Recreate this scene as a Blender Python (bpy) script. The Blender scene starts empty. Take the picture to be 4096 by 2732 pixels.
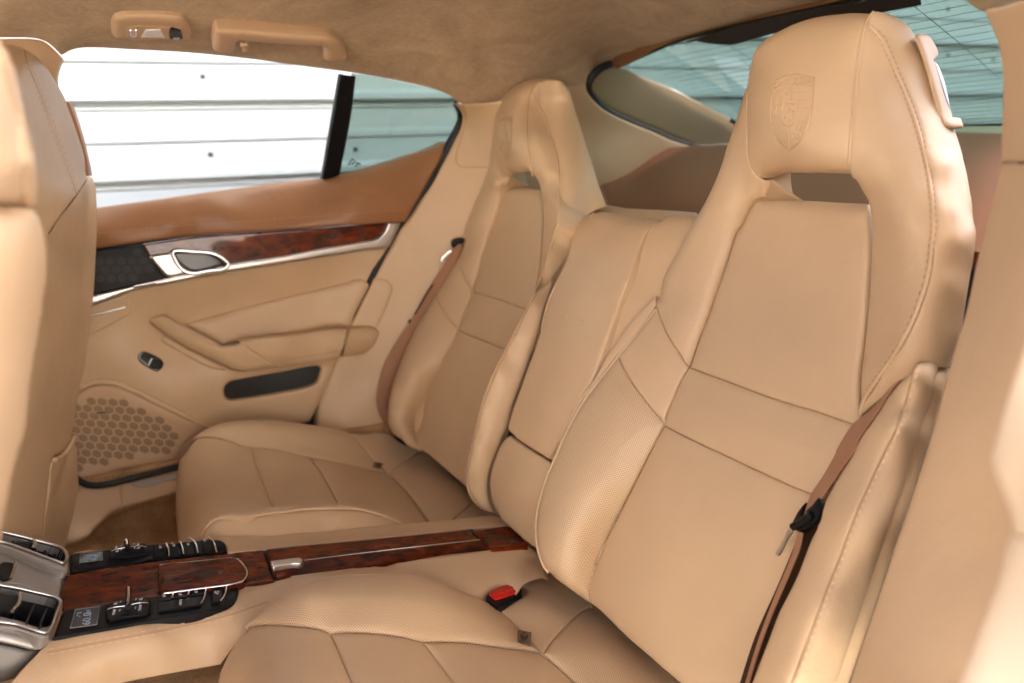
import bpy, bmesh, math, random
import numpy as np
from mathutils import Vector, Matrix
from mathutils.geometry import delaunay_2d_cdt
random.seed(7); np.random.seed(7)
scene = bpy.context.scene
COL = scene.collection

# ------------------------------------------------------------------ camera
# photograph 4096 x 2732; world axes: X towards the tail of the car, Y across the car to the far door, Z up
CX, CY, FPX = 2048.0, 1366.0, 3232.72
H0 = 1.10                                    # height of the lens above the ground
def _axes():
    ex = np.array([9000 - CX, 340 - CY, FPX]); ex /= np.linalg.norm(ex)
    ey = np.array([445 - CX, 690 - CY, FPX]); ey /= np.linalg.norm(ey)
    ez = np.cross(ex, ey)
    if ez[1] > 0: ez = -ez
    return np.array([ex, ey, ez])
CAM = _axes()                                # world = CAM @ camera(x right, y down, z forward)
cam_data = bpy.data.cameras.new('camera'); cam = bpy.data.objects.new('camera', cam_data); COL.objects.link(cam)
R3 = CAM @ np.diag([1, -1, -1])
cam.matrix_world = Matrix([[*R3[0], 0], [*R3[1], 0], [*R3[2], H0], [0, 0, 0, 1]])
cam_data.sensor_width = 36; cam_data.lens = FPX / 4096 * 36
cam_data.clip_start = 0.02; cam_data.clip_end = 500
cam_data.dof.use_dof = True; cam_data.dof.focus_distance = 1.05; cam_data.dof.aperture_fstop = 3.7
scene.camera = cam

# ------------------------------------------------------------------ daylight
SUN_EL, SUN_AZ = math.radians(50), math.radians(50)
world = bpy.data.worlds.new('World'); scene.world = world; world.use_nodes = True
wn = world.node_tree.nodes; wl = world.node_tree.links
sky = wn.new('ShaderNodeTexSky'); sky.sky_type = 'NISHITA'; sky.sun_disc = False
sky.sun_elevation = SUN_EL; sky.sun_rotation = SUN_AZ; sky.air_density = .3; sky.dust_density = 8.0; sky.ozone_density = .3
wl.new(sky.outputs[0], wn['Background'].inputs[0]); wn['Background'].inputs[1].default_value = 0.15
sun_data = bpy.data.lights.new('sun', 'SUN'); sun_data.energy = 3.4; sun_data.angle = math.radians(0.5); sun_data.color = (1, 0.94, 0.86)
sun = bpy.data.objects.new('sun', sun_data); COL.objects.link(sun)
_sd = Vector((math.sin(SUN_AZ) * math.cos(SUN_EL), math.cos(SUN_AZ) * math.cos(SUN_EL), math.sin(SUN_EL)))
sun.rotation_euler = _sd.to_track_quat('Z', 'Y').to_euler(); sun.location = (0, 0, 12)
scene.view_settings.view_transform = 'Standard'; scene.view_settings.look = 'None'
scene.view_settings.exposure = 3.15; scene.view_settings.gamma = 1
scene.render.engine = 'CYCLES'
cy = scene.cycles; cy.max_bounces = 9; cy.diffuse_bounces = 6; cy.glossy_bounces = 3; cy.transmission_bounces = 4; cy.transparent_max_bounces = 10
cy.caustics_reflective = False; cy.caustics_refractive = False; cy.sample_clamp_indirect = 6
try: cy.use_denoising = True
except Exception: pass

# ------------------------------------------------------------------ measuring helpers
SC = 2350 / 1400
OFF = dict(T1=(0, 0), T2=(1300, 0), T3=(2696, 0), M1=(0, 900), M2=(1300, 900), M3=(2696, 900), B1=(0, 1800), B2=(1300, 1800), B3=(2696, 1800))
def P(k, *v):
    v = np.array(v, float).reshape(-1, 2)
    if k == 'F': return v * (4096 / 2351)
    if k == 'O': return v
    return v / SC + np.array(OFF[k], float)
def C(*a):                                   # join runs of measured points
    return np.vstack(a)
def R(a): return a[::-1]
def rays(uv):
    uv = np.asarray(uv, float).reshape(-1, 2)
    d = np.stack([(uv[:, 0] - CX) / FPX, (uv[:, 1] - CY) / FPX, np.ones(len(uv))], 1)
    return d @ CAM.T
AX = dict(x=np.array([1., 0, 0]), y=np.array([0, 1., 0]), z=np.array([0, 0, 1.]))
SO = np.array([.505, 0, -.612]); SU = np.array([.485, 0, .8746]); SN = np.array([-.8746, 0, .485])   # plane of the rear backrests
CN = np.array([.149, 0, 1.0]); CN /= np.linalg.norm(CN); CV = CN @ np.array([-.024, 0, -.525])      # plane of the console top
KN = np.array([.20, 0, 1.0]); KN /= np.linalg.norm(KN); KV = KN @ np.array([.30, 0, -.55])          # plane of the cushions
def inv_depth(uv, kind, val):
    r = rays([uv])[0]
    if kind in AX: n, v = AX[kind], val
    elif kind == 'f': n, v = SN, SN @ SO + val
    elif kind == 'c': n, v = CN, CV + val
    elif kind == 'k': n, v = KN, KV + val
    return (n @ r) / v
class Surf:
    """a smooth curved sheet through measured points: (crop, x, y, plane family, offset)"""
    def __init__(self, *ctl, sm=0.0, uv=((0, 1, 0), (.485, 0, .8746))):
        pts = np.vstack([P(c[0], c[1], c[2]) for c in ctl]); w = np.array([inv_depth(p, c[3], c[4]) for p, c in zip(pts, ctl)])
        self.c = pts / 1000.; n = len(pts); K = self._k(self.c, self.c) + np.eye(n) * sm
        if n >= 4:
            Q = np.hstack([np.ones((n, 1)), self.c]); A = np.block([[K, Q], [Q.T, np.zeros((3, 3))]])
            s = np.linalg.lstsq(A, np.concatenate([w, np.zeros(3)]), rcond=None)[0]; self.a, self.b = s[:n], s[n:]
        else:
            Q = np.hstack([np.ones((n, 1)), self.c]); self.b = np.linalg.lstsq(Q, w, rcond=None)[0]; self.a = np.zeros(n)
        self.uv = np.array(uv, float)
    @staticmethod
    def _k(a, b):
        r2 = ((a[:, None] - b[None]) ** 2).sum(-1); return 0.5 * r2 * np.log(r2 + 1e-12)
    def pts(self, uv):
        uv = np.asarray(uv, float).reshape(-1, 2); q = uv / 1000.
        w = self._k(q, self.c) @ self.a + self.b[0] + q @ self.b[1:]
        return rays(uv) / w[:, None]
    def nrm(self, uv):
        uv = np.asarray(uv, float).reshape(-1, 2); e = 3.0
        a = self.pts(uv + [e, 0]) - self.pts(uv - [e, 0]); b = self.pts(uv + [0, e]) - self.pts(uv - [0, e])
        n = np.cross(b, a); n /= np.linalg.norm(n, axis=1)[:, None] + 1e-12
        p = self.pts(uv); f = np.sign(-(n * p).sum(1)); f[f == 0] = 1
        return n * f[:, None]
class Plane:
    """flat sheet n.P = v"""
    def __init__(self, kind, val, uv=((1, 0, 0), (0, 0, 1))):
        if isinstance(kind, str):
            self.n, self.v = {'f': (SN, SN @ SO + val), 'c': (CN, CV + val), 'k': (KN, KV + val)}.get(kind) or (AX[kind], val)
        else:
            self.n = np.array(kind, float); self.v = val
        self.uv = np.array(uv, float)
    def pts(self, uv):
        r = rays(uv); return r * (self.v / (r @ self.n))[:, None]
    def nrm(self, uv):
        p = self.pts(uv); s = np.sign(-(p @ self.n)); return s[:, None] * (self.n / np.linalg.norm(self.n))[None]
def smooth(pts, step=7.0, closed=False):
    """Catmull-Rom through the points, resampled at an even pixel step"""
    p = np.asarray(pts, float)
    if len(p) == 2:
        n = max(1, int(np.linalg.norm(p[1] - p[0]) / step)); t = np.linspace(0, 1, n + 1)[:, None]; return p[0] * (1 - t) + p[1] * t
    if closed: e = np.vstack([p[-1], p, p[0], p[1]])
    else: e = np.vstack([2 * p[0] - p[1], p, 2 * p[-1] - p[-2]])
    out = []
    for i in range(1, len(e) - 2):
        p0, p1, p2, p3 = e[i - 1:i + 3]
        d = [max(1e-6, np.linalg.norm(b - a)) ** .5 for a, b in ((p0, p1), (p1, p2), (p2, p3))]
        t0, t1, t2, t3 = 0, d[0], d[0] + d[1], sum(d)
        n = max(1, int(round(np.linalg.norm(p2 - p1) / step)))
        t = np.linspace(t1, t2, n + 1)[:-1][:, None]
        A1 = (t1 - t) / (t1 - t0) * p0 + (t - t0) / (t1 - t0) * p1; A2 = (t2 - t) / (t2 - t1) * p1 + (t - t1) / (t2 - t1) * p2
        A3 = (t3 - t) / (t3 - t2) * p2 + (t - t2) / (t3 - t2) * p3
        B1 = (t2 - t) / (t2 - t0) * A1 + (t - t0) / (t2 - t0) * A2; B2 = (t3 - t) / (t3 - t1) * A2 + (t - t1) / (t3 - t1) * A3
        out.append((t2 - t) / (t2 - t1) * B1 + (t - t1) / (t2 - t1) * B2)
    if not closed: out.append(p[-1:])
    return np.vstack(out)

# ------------------------------------------------------------------ object helpers
UP0 = np.array([0, 0, H0])
def tag(o, label=None, cat=None, group=None, kind=None):
    if label: o['label'] = label
    if cat: o['category'] = cat
    if group: o['group'] = group
    if kind: o['kind'] = kind
    return o
def thing(name, label, cat, loc=(0, 0, 0), group=None):
    o = bpy.data.objects.new(name, None); COL.objects.link(o); o.empty_display_size = .05
    o.location = Vector(loc) + Vector((0, 0, H0)); return tag(o, label, cat, group)
def link(name, me, mat, parent=None, label=None, kind=None):
    o = bpy.data.objects.new(name, me); COL.objects.link(o)
    if mat is not None and not len(me.materials): me.materials.append(mat)
    if parent is not None:
        o.parent = parent
        loc = Vector((0, 0, 0)); q = parent
        while q is not None: loc += q.location; q = q.parent
        o.location = -loc
    if label: o['label'] = label
    if kind: o['kind'] = kind
    return o
def mesh(name, verts, faces, uvs=None, shade=True, angle=38):
    """verts in lens-centred metres"""
    me = bpy.data.meshes.new(name); v = np.asarray(verts, float) + UP0
    me.from_pydata(v.tolist(), [], faces)
    if uvs is not None:
        ul = me.uv_layers.new(name='UVMap'); li = np.zeros(len(me.loops), int); me.loops.foreach_get('vertex_index', li)
        ul.data.foreach_set('uv', np.asarray(uvs, float)[li].ravel())
    bm = bmesh.new(); bm.from_mesh(me); bmesh.ops.recalc_face_normals(bm, faces=bm.faces); bm.to_mesh(me); bm.free()
    if shade:
        me.shade_smooth(); me.set_sharp_from_angle(angle=math.radians(angle))
    return me
def inside(poly, q):
    x, y = q[:, 0], q[:, 1]; r = np.zeros(len(q), bool); n = len(poly); px, py = poly[:, 0], poly[:, 1]; j = n - 1
    for i in range(n):
        c = ((py[i] > y) != (py[j] > y))
        if c.any(): r ^= c & (x < (px[j] - px[i]) * (y - py[i]) / (py[j] - py[i] + 1e-12) + px[i])
        j = i
    return r
def panel(name, parent, mat, segs, surf, thick=.02, h=16, bulge=0.0, bl=.05, back=None, off=0.0, holes=(), label=None, dent=None, kind=None, angle=38, cap=True, step=7.0):
    roll = any(s[1] > 0 for s in (segs if isinstance(segs, list) else [(0, 1)])) and h < 30
    """upholstered or moulded piece: measured outline lying on its curved sheet, edges rolled under, walls and back added.
    segs: list of (points, edge radius, edge drop); holes: list of closed outlines"""
    if isinstance(segs, np.ndarray): segs = [(segs, .004, .003)]
    runs = []
    closed1 = len(segs) == 1
    for s in segs:
        q = smooth(s[0], step, closed=closed1)
        runs.append((q, s[1], s[2]))
    loop = []; sid = []
    for i, (q, er, ed) in enumerate(runs):
        nxt = runs[(i + 1) % len(runs)][0]
        qq = q
        if not closed1 and np.linalg.norm(q[-1] - nxt[0]) < 3: qq = q[:-1]
        loop.append(qq)
    loop = np.vstack(loop)
    keep = [0]
    for i in range(1, len(loop)):
        if np.linalg.norm(loop[i] - loop[keep[-1]]) > 1.0: keep.append(i)
    if np.linalg.norm(loop[keep[-1]] - loop[0]) < 1.0: keep.pop()
    loop = loop[keep]; nb = len(loop)
    hl = [smooth(x[0] if isinstance(x, tuple) else x, step, closed=True) for x in holes]
    hr = [(q, x[1], x[2]) if isinstance(x, tuple) else (q, .004, .003) for q, x in zip(hl, holes)]
    lo, hi = loop.min(0), loop.max(0)
    gx = np.arange(lo[0] + h * .5, hi[0], h); gy = np.arange(lo[1] + h * .5, hi[1], h * .866)
    G = np.array([(x + (h / 2 if k % 2 else 0), y) for k, y in enumerate(gy) for x in gx]) if len(gx) and len(gy) else np.zeros((0, 2))
    allb = np.vstack([loop] + hl)
    if len(G):
        G = G[inside(loop, G)]
        for q in hl: G = G[~inside(q, G)]
        if len(G):
            dm = np.concatenate([((g[:, None] - allb[None]) ** 2).sum(-1).min(1) for g in np.array_split(G, max(1, len(G) // 400))])
            G = G[dm > (max(h * .5, 14.0)) ** 2 if roll else dm > (h * .45) ** 2]
    # extra rows of points along the edge so that the roll is smooth
    extra = []
    if roll:
        for q, sg_ in [(loop, 1)] + [(x, -1) for x in hl]:
            t = np.roll(q, -1, 0) - np.roll(q, 1, 0); t /= np.linalg.norm(t, axis=1)[:, None] + 1e-9
            nn_ = np.stack([-t[:, 1], t[:, 0]], 1)
            ar = 0.5 * np.sum(q[:, 0] * np.roll(q[:, 1], -1) - np.roll(q[:, 0], -1) * q[:, 1]); nn_ *= np.sign(ar) * sg_
            for o2 in (2.2, 5.5, 10.0):
                e = q + nn_ * o2; e = e[inside(loop, e)]
                for x in hl: e = e[~inside(x, e)]
                if len(e):
                    de = np.concatenate([((g[:, None] - allb[None]) ** 2).sum(-1).min(1) for g in np.array_split(e, max(1, len(e) // 400))])
                    extra.append(e[de > (o2 * .9) ** 2])
    V2 = np.vstack([allb] + ([G] if len(G) else []) + extra)
    edges = [(i, (i + 1) % nb) for i in range(nb)]; o = nb
    for q in hl:
        edges += [(o + i, o + (i + 1) % len(q)) for i in range(len(q))]; o += len(q)
    rv, re_, rf, ov, oe, of_ = delaunay_2d_cdt([Vector(v) for v in V2], edges, [], 0, 1e-4)
    V2 = np.array([tuple(v) for v in rv]); F = []
    cen = np.array([V2[list(f)].mean(0) for f in rf]); ok = inside(loop, cen)
    for q in hl: ok &= ~inside(q, cen)
    F = [tuple(f) for f, k in zip(rf, ok) if k]
    used = sorted({i for f in F for i in f}); mp = {a: b for b, a in enumerate(used)}
    V2 = V2[used]; F = [tuple(mp[i] for i in f) for f in F]
    B = surf.pts(V2); N = surf.nrm(V2); N = N - 0.8 * B / np.linalg.norm(B, axis=1)[:, None]; N /= np.linalg.norm(N, axis=1)[:, None]
    disp = np.full(len(V2), off, float); prof = np.zeros(len(V2)); dmin = np.full(len(V2), 9.0)
    for q, er, ed in runs + hr:
        S3 = surf.pts(q)
        d = np.concatenate([np.sqrt(((b[:, None] - S3[None]) ** 2).sum(-1).min(1)) for b in np.array_split(B, max(1, len(B) // 300))])
        if ed: dmin = np.minimum(dmin, d)
        if er > 0 and ed != 0:
            t = np.clip(1 - d / er, 0, 1); prof = np.maximum(prof, ed * (1 - np.sqrt(np.clip(1 - t * t, 0, 1))))
    disp -= prof
    if bulge: disp += bulge * (1 - np.exp(-dmin / bl))
    if dent is not None: disp += dent(B, V2)
    T = B + N * disp[:, None]
    cB = B - B.mean(0); _, _, vt = np.linalg.svd(cB, full_matrices=False); e1 = np.array([0, 1., 0]) - vt[2] * vt[2][1]
    if np.linalg.norm(e1) < .3: e1 = np.array([1., 0, 0]) - vt[2] * vt[2][0]
    e1 /= np.linalg.norm(e1); uv = np.stack([cB @ e1, cB @ np.cross(vt[2], e1)], 1)      # flat cut of the hide, for the punched dots
    # walls and back
    cnt = {}
    for f in F:
        for a, b in zip(f, f[1:] + f[:1]): cnt[(a, b)] = cnt.get((a, b), 0) + 1
    be = [(a, b) for (a, b) in cnt if (b, a) not in cnt]
    n = len(T)
    if isinstance(back, str): bk = T / np.linalg.norm(T, axis=1)[:, None]
    else: bk = -N if back is None else np.tile(np.asarray(back, float) / np.linalg.norm(back), (n, 1))
    Bk = T + bk * thick
    Vv = np.vstack([T, Bk]); UV = np.vstack([uv, uv]); FF = list(F)
    if cap: FF += [tuple(i + n for i in f[::-1]) for f in F]
    FF += [(b, a, a + n, b + n) for a, b in be]
    me = mesh(name, Vv, FF, UV, angle=angle)
    return link(name, me, mat, parent, label, kind)
def on(surf, q, off=0.0):
    q = np.asarray(q, float); p = surf.pts(q)
    return p + surf.nrm(q) * off if off else p
def tube_pts(p3, r, closed=False, seg=8, flat=1.0):
    """round bar along 3-D points"""
    p3 = np.asarray(p3, float); n = len(p3)
    if closed: t = np.roll(p3, -1, 0) - np.roll(p3, 1, 0)
    else: t = np.gradient(p3, axis=0)
    t /= np.linalg.norm(t, axis=1)[:, None] + 1e-12
    u = np.cross(t[0], [0, 0, 1.]); 
    if np.linalg.norm(u) < .1: u = np.cross(t[0], [0, 1., 0])
    u /= np.linalg.norm(u); V = []
    rr = np.full(n, r) if np.isscalar(r) else np.asarray(r)
    for i in range(n):
        u = u - t[i] * (u @ t[i]); u /= np.linalg.norm(u) + 1e-12; w = np.cross(t[i], u)
        for k in range(seg):
            a = 2 * math.pi * k / seg; V.append(p3[i] + rr[i] * (math.cos(a) * u + math.sin(a) * w * flat))
    F = []
    m = n if closed else n - 1
    for i in range(m):
        j = (i + 1) % n
        for k in range(seg): F.append((i * seg + k, i * seg + (k + 1) % seg, j * seg + (k + 1) % seg, j * seg + k))
    if not closed: F += [tuple(range(seg))[::-1], tuple((n - 1) * seg + k for k in range(seg))]
    return V, F
class MB:
    def __init__(s): s.v = []; s.f = []
    def add(s, v, f):
        o = len(s.v); s.v += [tuple(x) for x in v]; s.f += [tuple(i + o for i in q) for q in f]; return s
    def box(s, c, ax, ay, az):
        c, ax, ay, az = (np.asarray(q, float) for q in (c, ax, ay, az))
        v = [c + i * ax + j * ay + k * az for i in (-1, 1) for j in (-1, 1) for k in (-1, 1)]
        return s.add(v, [(0, 1, 3, 2), (4, 6, 7, 5), (0, 4, 5, 1), (2, 3, 7, 6), (0, 2, 6, 4), (1, 5, 7, 3)])
    def tube(s, p3, r, closed=False, seg=8, flat=1.0): return s.add(*tube_pts(p3, r, closed, seg, flat))
    def build(s, name, mat, parent=None, label=None, kind=None, shade=True, angle=38):
        return link(name, mesh(name, s.v, s.f, None, shade, angle), mat, parent, label, kind)
def piping(name, parent, mat, q, surf, r=.0022, off=.0, step=8, closed=False, seg=8):
    return MB().tube(on(surf, smooth(q, step, closed), off), r, closed, seg).build(name, mat, parent, angle=60)
def stitch(parent, mat, runs, surf, L=.0046, gap=.0034, r=.00045, off=.0012, shift=0.0, name='stitching'):
    """thread along measured lines: one short bar per stitch"""
    mb = MB()
    for q in runs:
        q = smooth(q, 6.0)
        if shift:
            t = np.gradient(q, axis=0); t /= np.linalg.norm(t, axis=1)[:, None] + 1e-9; q = q + np.stack([-t[:, 1], t[:, 0]], 1) * shift
        p = on(surf, q, off); nn = surf.nrm(q)
        s = np.concatenate([[0], np.cumsum(np.linalg.norm(np.diff(p, axis=0), axis=1))]); a = 0.0
        while a + L < s[-1]:
            A = np.array([np.interp(a, s, p[:, k]) for k in range(3)]); Bq = np.array([np.interp(a + L, s, p[:, k]) for k in range(3)])
            N = np.array([np.interp(a + L / 2, s, nn[:, k]) for k in range(3)]); d = (Bq - A) / 2
            w = np.cross(N, d); w /= np.linalg.norm(w) + 1e-12
            M = (A + Bq) / 2
            v = [A - N * r * .8, M + w * r - N * r * .2, Bq - N * r * .8, M - w * r - N * r * .2, M + N * r * .9, ]
            v = [A - N * r, A * .6 + M * .4 + w * r, Bq * .6 + M * .4 + w * r, Bq - N * r, Bq * .6 + M * .4 - w * r, A * .6 + M * .4 - w * r, A * .55 + M * .45 + N * r, Bq * .55 + M * .45 + N * r]
            mb.add(v, [(0, 1, 6), (0, 6, 5), (1, 2, 7, 6), (5, 6, 7, 4), (2, 3, 7), (3, 4, 7)])
            a += L + gap
    return mb.build(name, mat, parent, kind='stuff')

# ------------------------------------------------------------------ materials
def mat_new(name):
    m = bpy.data.materials.new(name); m.use_nodes = True; nt = m.node_tree; return m, nt.nodes, nt.links, nt.nodes['Principled BSDF']
def setin(b, **k):
    for a, v in k.items(): b.inputs[a.replace('_', ' ')].default_value = v
def leather(name, col, rough=.42, perf=0, grain=1.0, pitch=.0036, dark=.35, rad=.2, var=.075, spec=.4):
    """grained hide; perf: 1 embossed dots, 2 punched holes"""
    m, n, l, b = mat_new(name); setin(b, Roughness=rough); b.inputs['Specular IOR Level'].default_value = spec
    tc = n.new('ShaderNodeTexCoord')
    v = n.new('ShaderNodeTexVoronoi'); v.inputs['Scale'].default_value = 420; l.new(tc.outputs['Object'], v.inputs['Vector'])
    n1 = n.new('ShaderNodeTexNoise'); n1.inputs['Scale'].default_value = 9; n1.inputs['Detail'].default_value = 5; l.new(tc.outputs['Object'], n1.inputs['Vector'])
    n2 = n.new('ShaderNodeTexNoise'); n2.inputs['Scale'].default_value = 55; n2.inputs['Detail'].default_value = 4; l.new(tc.outputs['Object'], n2.inputs['Vector'])
    mx = n.new('ShaderNodeMix'); mx.data_type = 'RGBA'
    c2 = tuple(max(0, c * (1 - 2.2 * var)) for c in col); c1 = tuple(min(1, c * (1 + var)) for c in col)
    mx.inputs['A'].default_value = (*c2, 1); mx.inputs['B'].default_value = (*c1, 1); l.new(n1.outputs['Fac'], mx.inputs['Factor'])
    colout = mx.outputs['Result']
    h = n.new('ShaderNodeMath'); h.operation = 'MULTIPLY_ADD'; l.new(v.outputs['Distance'], h.inputs[0]); h.inputs[1].default_value = .5; l.new(n2.outputs['Fac'], h.inputs[2])
    n3 = n.new('ShaderNodeTexNoise'); n3.inputs['Scale'].default_value = 16; n3.inputs['Detail'].default_value = 3; n3.inputs['Distortion'].default_value = .8; l.new(tc.outputs['Object'], n3.inputs['Vector'])
    h3 = n.new('ShaderNodeMath'); h3.operation = 'MULTIPLY_ADD'; l.new(n3.outputs['Fac'], h3.inputs[0]); h3.inputs[1].default_value = 5.0; l.new(h.outputs[0], h3.inputs[2])
    cr = n.new('ShaderNodeTexNoise'); cr.inputs['Scale'].default_value = 34; cr.inputs['Detail'].default_value = 6; cr.inputs['Roughness'].default_value = .6; cr.inputs['Distortion'].default_value = 2.2; l.new(tc.outputs['Object'], cr.inputs['Vector'])
    ab = n.new('ShaderNodeMath'); ab.operation = 'SUBTRACT'; l.new(cr.outputs['Fac'], ab.inputs[0]); ab.inputs[1].default_value = .5
    a2 = n.new('ShaderNodeMath'); a2.operation = 'ABSOLUTE'; l.new(ab.outputs[0], a2.inputs[0])
    ms = n.new('ShaderNodeMapRange'); ms.inputs['From Min'].default_value = 0; ms.inputs['From Max'].default_value = .035; ms.inputs['To Min'].default_value = -1.1; ms.inputs['To Max'].default_value = 0; l.new(a2.outputs[0], ms.inputs['Value'])
    mk_ = n.new('ShaderNodeMapRange'); mk_.inputs['From Min'].default_value = .50; mk_.inputs['From Max'].default_value = .68; l.new(n1.outputs['Fac'], mk_.inputs['Value'])      # creases only where the hide was worked
    mm = n.new('ShaderNodeMath'); mm.operation = 'MULTIPLY_ADD'; l.new(ms.outputs[0], mm.inputs[0]); l.new(mk_.outputs[0], mm.inputs[1]); l.new(h3.outputs[0], mm.inputs[2]); h3 = mm
    rr = n.new('ShaderNodeMapRange'); rr.inputs['To Min'].default_value = rough - .07; rr.inputs['To Max'].default_value = rough + .09; l.new(n2.outputs['Fac'], rr.inputs['Value']); l.new(rr.outputs[0], b.inputs['Roughness'])
    hout = h3.outputs[0]
    if perf:
        uv = n.new('ShaderNodeUVMap'); fac = []
        for sh in (0.0, 0.5):
            mp = n.new('ShaderNodeMapping'); mp.inputs['Scale'].default_value = (1 / pitch, 1 / (pitch * .95), 1); mp.inputs['Location'].default_value = (sh, sh, 0); l.new(uv.outputs[0], mp.inputs['Vector'])
            fr = n.new('ShaderNodeVectorMath'); fr.operation = 'FRACTION'; l.new(mp.outputs[0], fr.inputs[0])
            sb = n.new('ShaderNodeVectorMath'); sb.operation = 'SUBTRACT'; l.new(fr.outputs[0], sb.inputs[0]); sb.inputs[1].default_value = (.5, .5, 0)
            sp = n.new('ShaderNodeSeparateXYZ'); l.new(sb.outputs[0], sp.inputs[0]); cb = n.new('ShaderNodeCombineXYZ'); l.new(sp.outputs[0], cb.inputs[0]); l.new(sp.outputs[1], cb.inputs[1])
            ln = n.new('ShaderNodeVectorMath'); ln.operation = 'LENGTH'; l.new(cb.outputs[0], ln.inputs[0]); fac.append(ln.outputs['Value'])
        mn = n.new('ShaderNodeMath'); mn.operation = 'MINIMUM'; l.new(fac[0], mn.inputs[0]); l.new(fac[1], mn.inputs[1])
        mr = n.new('ShaderNodeMapRange'); mr.interpolation_type = 'SMOOTHSTEP'; mr.inputs['From Min'].default_value = rad * .6; mr.inputs['From Max'].default_value = rad * 1.25; l.new(mn.outputs[0], mr.inputs['Value'])
        mc = n.new('ShaderNodeMix'); mc.data_type = 'RGBA'; l.new(mr.outputs[0], mc.inputs['Factor'])
        mc.inputs['A'].default_value = (*(c * dark for c in col), 1); l.new(colout, mc.inputs['B']); colout = mc.outputs['Result']
        hh = n.new('ShaderNodeMath'); hh.operation = 'MULTIPLY_ADD'; l.new(mr.outputs[0], hh.inputs[0]); hh.inputs[1].default_value = 1.2; l.new(hout, hh.inputs[2]); hout = hh.outputs[0]
    l.new(colout, b.inputs['Base Color'])
    bp = n.new('ShaderNodeBump'); bp.inputs['Strength'].default_value = .22 * grain; bp.inputs['Distance'].default_value = .0009; l.new(hout, bp.inputs['Height']); l.new(bp.outputs[0], b.inputs['Normal'])
    return m
def plain(name, col, rough=.5, metal=0.0, spec=.5, bump=0.0, bscale=400, coat=0.0, var=0.0):
    m, n, l, b = mat_new(name); setin(b, Roughness=rough, Metallic=metal); b.inputs['Base Color'].default_value = (*col, 1); b.inputs['Specular IOR Level'].default_value = spec
    if coat: b.inputs['Coat Weight'].default_value = coat; b.inputs['Coat Roughness'].default_value = .04
    if bump or var:
        tc = n.new('ShaderNodeTexCoord'); t = n.new('ShaderNodeTexNoise'); t.inputs['Scale'].default_value = bscale; t.inputs['Detail'].default_value = 4; l.new(tc.outputs['Object'], t.inputs['Vector'])
        if bump:
            bp = n.new('ShaderNodeBump'); bp.inputs['Strength'].default_value = bump; bp.inputs['Distance'].default_value = .001; l.new(t.outputs['Fac'], bp.inputs['Height']); l.new(bp.outputs[0], b.inputs['Normal'])
        if var:
            mx = n.new('ShaderNodeMix'); mx.data_type = 'RGBA'; mx.inputs['A'].default_value = (*(c * (1 - var) for c in col), 1); mx.inputs['B'].default_value = (*(min(1, c * (1 + var)) for c in col), 1)
            l.new(t.outputs['Fac'], mx.inputs['Factor']); l.new(mx.outputs['Result'], b.inputs['Base Color'])
    return m
TAN = (.605, .428, .258)
M = {}
M['hide'] = leather('tan_leather', TAN)
M['perf'] = leather('tan_leather_punched', TAN, perf=2, pitch=.0039, dark=.3, rad=.14)
M['emb'] = leather('tan_leather_embossed', TAN, perf=1, pitch=.0032, dark=.82, rad=.18)
M['thread'] = plain('thread', (.70, .50, .32), .6)
M['thread_dark'] = plain('thread_brown', (.44, .27, .145), .6)
M['pipe'] = leather('tan_leather_piping', TAN, rough=.38, grain=.6)
M['brown'] = leather('cognac_leather', (.29, .135, .058), rough=.42)
M['pad'] = leather('tan_leather_soft', (.585, .415, .25), rough=.6, grain=1.3, spec=.25)
M['plastic'] = plain('tan_moulding', (.52, .35, .205), .5, bump=.12, bscale=900)
M['alcantara'] = None
M['carpet'] = None
M['black'] = plain('black_plastic', (.006, .006, .007), .45, spec=.18, bump=.08, bscale=1200)
M['gloss'] = plain('gloss_black', (.008, .008, .010), .12)
M['rubber'] = plain('black_rubber', (.010, .010, .010), .6)
M['scuff'] = plain('scuff_metal', (.36, .32, .27), .45, metal=.3)
M['chrome'] = plain('bright_chrome', (.78, .78, .80), .10, metal=1.0)
M['satin'] = plain('satin_metal', (.62, .60, .57), .30, metal=1.0)
M['silver'] = plain('silver_paint', (.36, .34, .315), .34, metal=.5)
M['taupe'] = plain('taupe_metal', (.15, .14, .125), .4, metal=.3)
M['slat'] = plain('vent_slat_black', (.020, .020, .021), .4)
M['red'] = plain('red_button', (.62, .012, .012), .35, bump=.1, bscale=900)
M['belt'] = plain('brown_webbing', (.33, .165, .088), .7, bump=.5, bscale=700)
M['white'] = plain('white_print', (.55, .55, .55), .6)
M['lcd'] = plain('display_window', (.045, .055, .065), .12)
M['digit'] = plain('display_segments', (.32, .40, .46), .5)
M['tagc'] = plain('woven_tag', (.20, .13, .07), .85, bump=.6, bscale=900)
M['tagd'] = plain('woven_tag_dark', (.085, .045, .022), .85)
M['clear'] = plain('clear_lens', (.72, .72, .68), .08, spec=.8, coat=.5)
M['grille'] = plain('speaker_mesh', (.29, .185, .10), .7)
M['dgrille'] = plain('speaker_mesh_black', (.006, .006, .006), .6)
M['dkleather'] = plain('dark_cover_cloth', (.055, .040, .036), .85, bump=.3, bscale=900)
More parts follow.
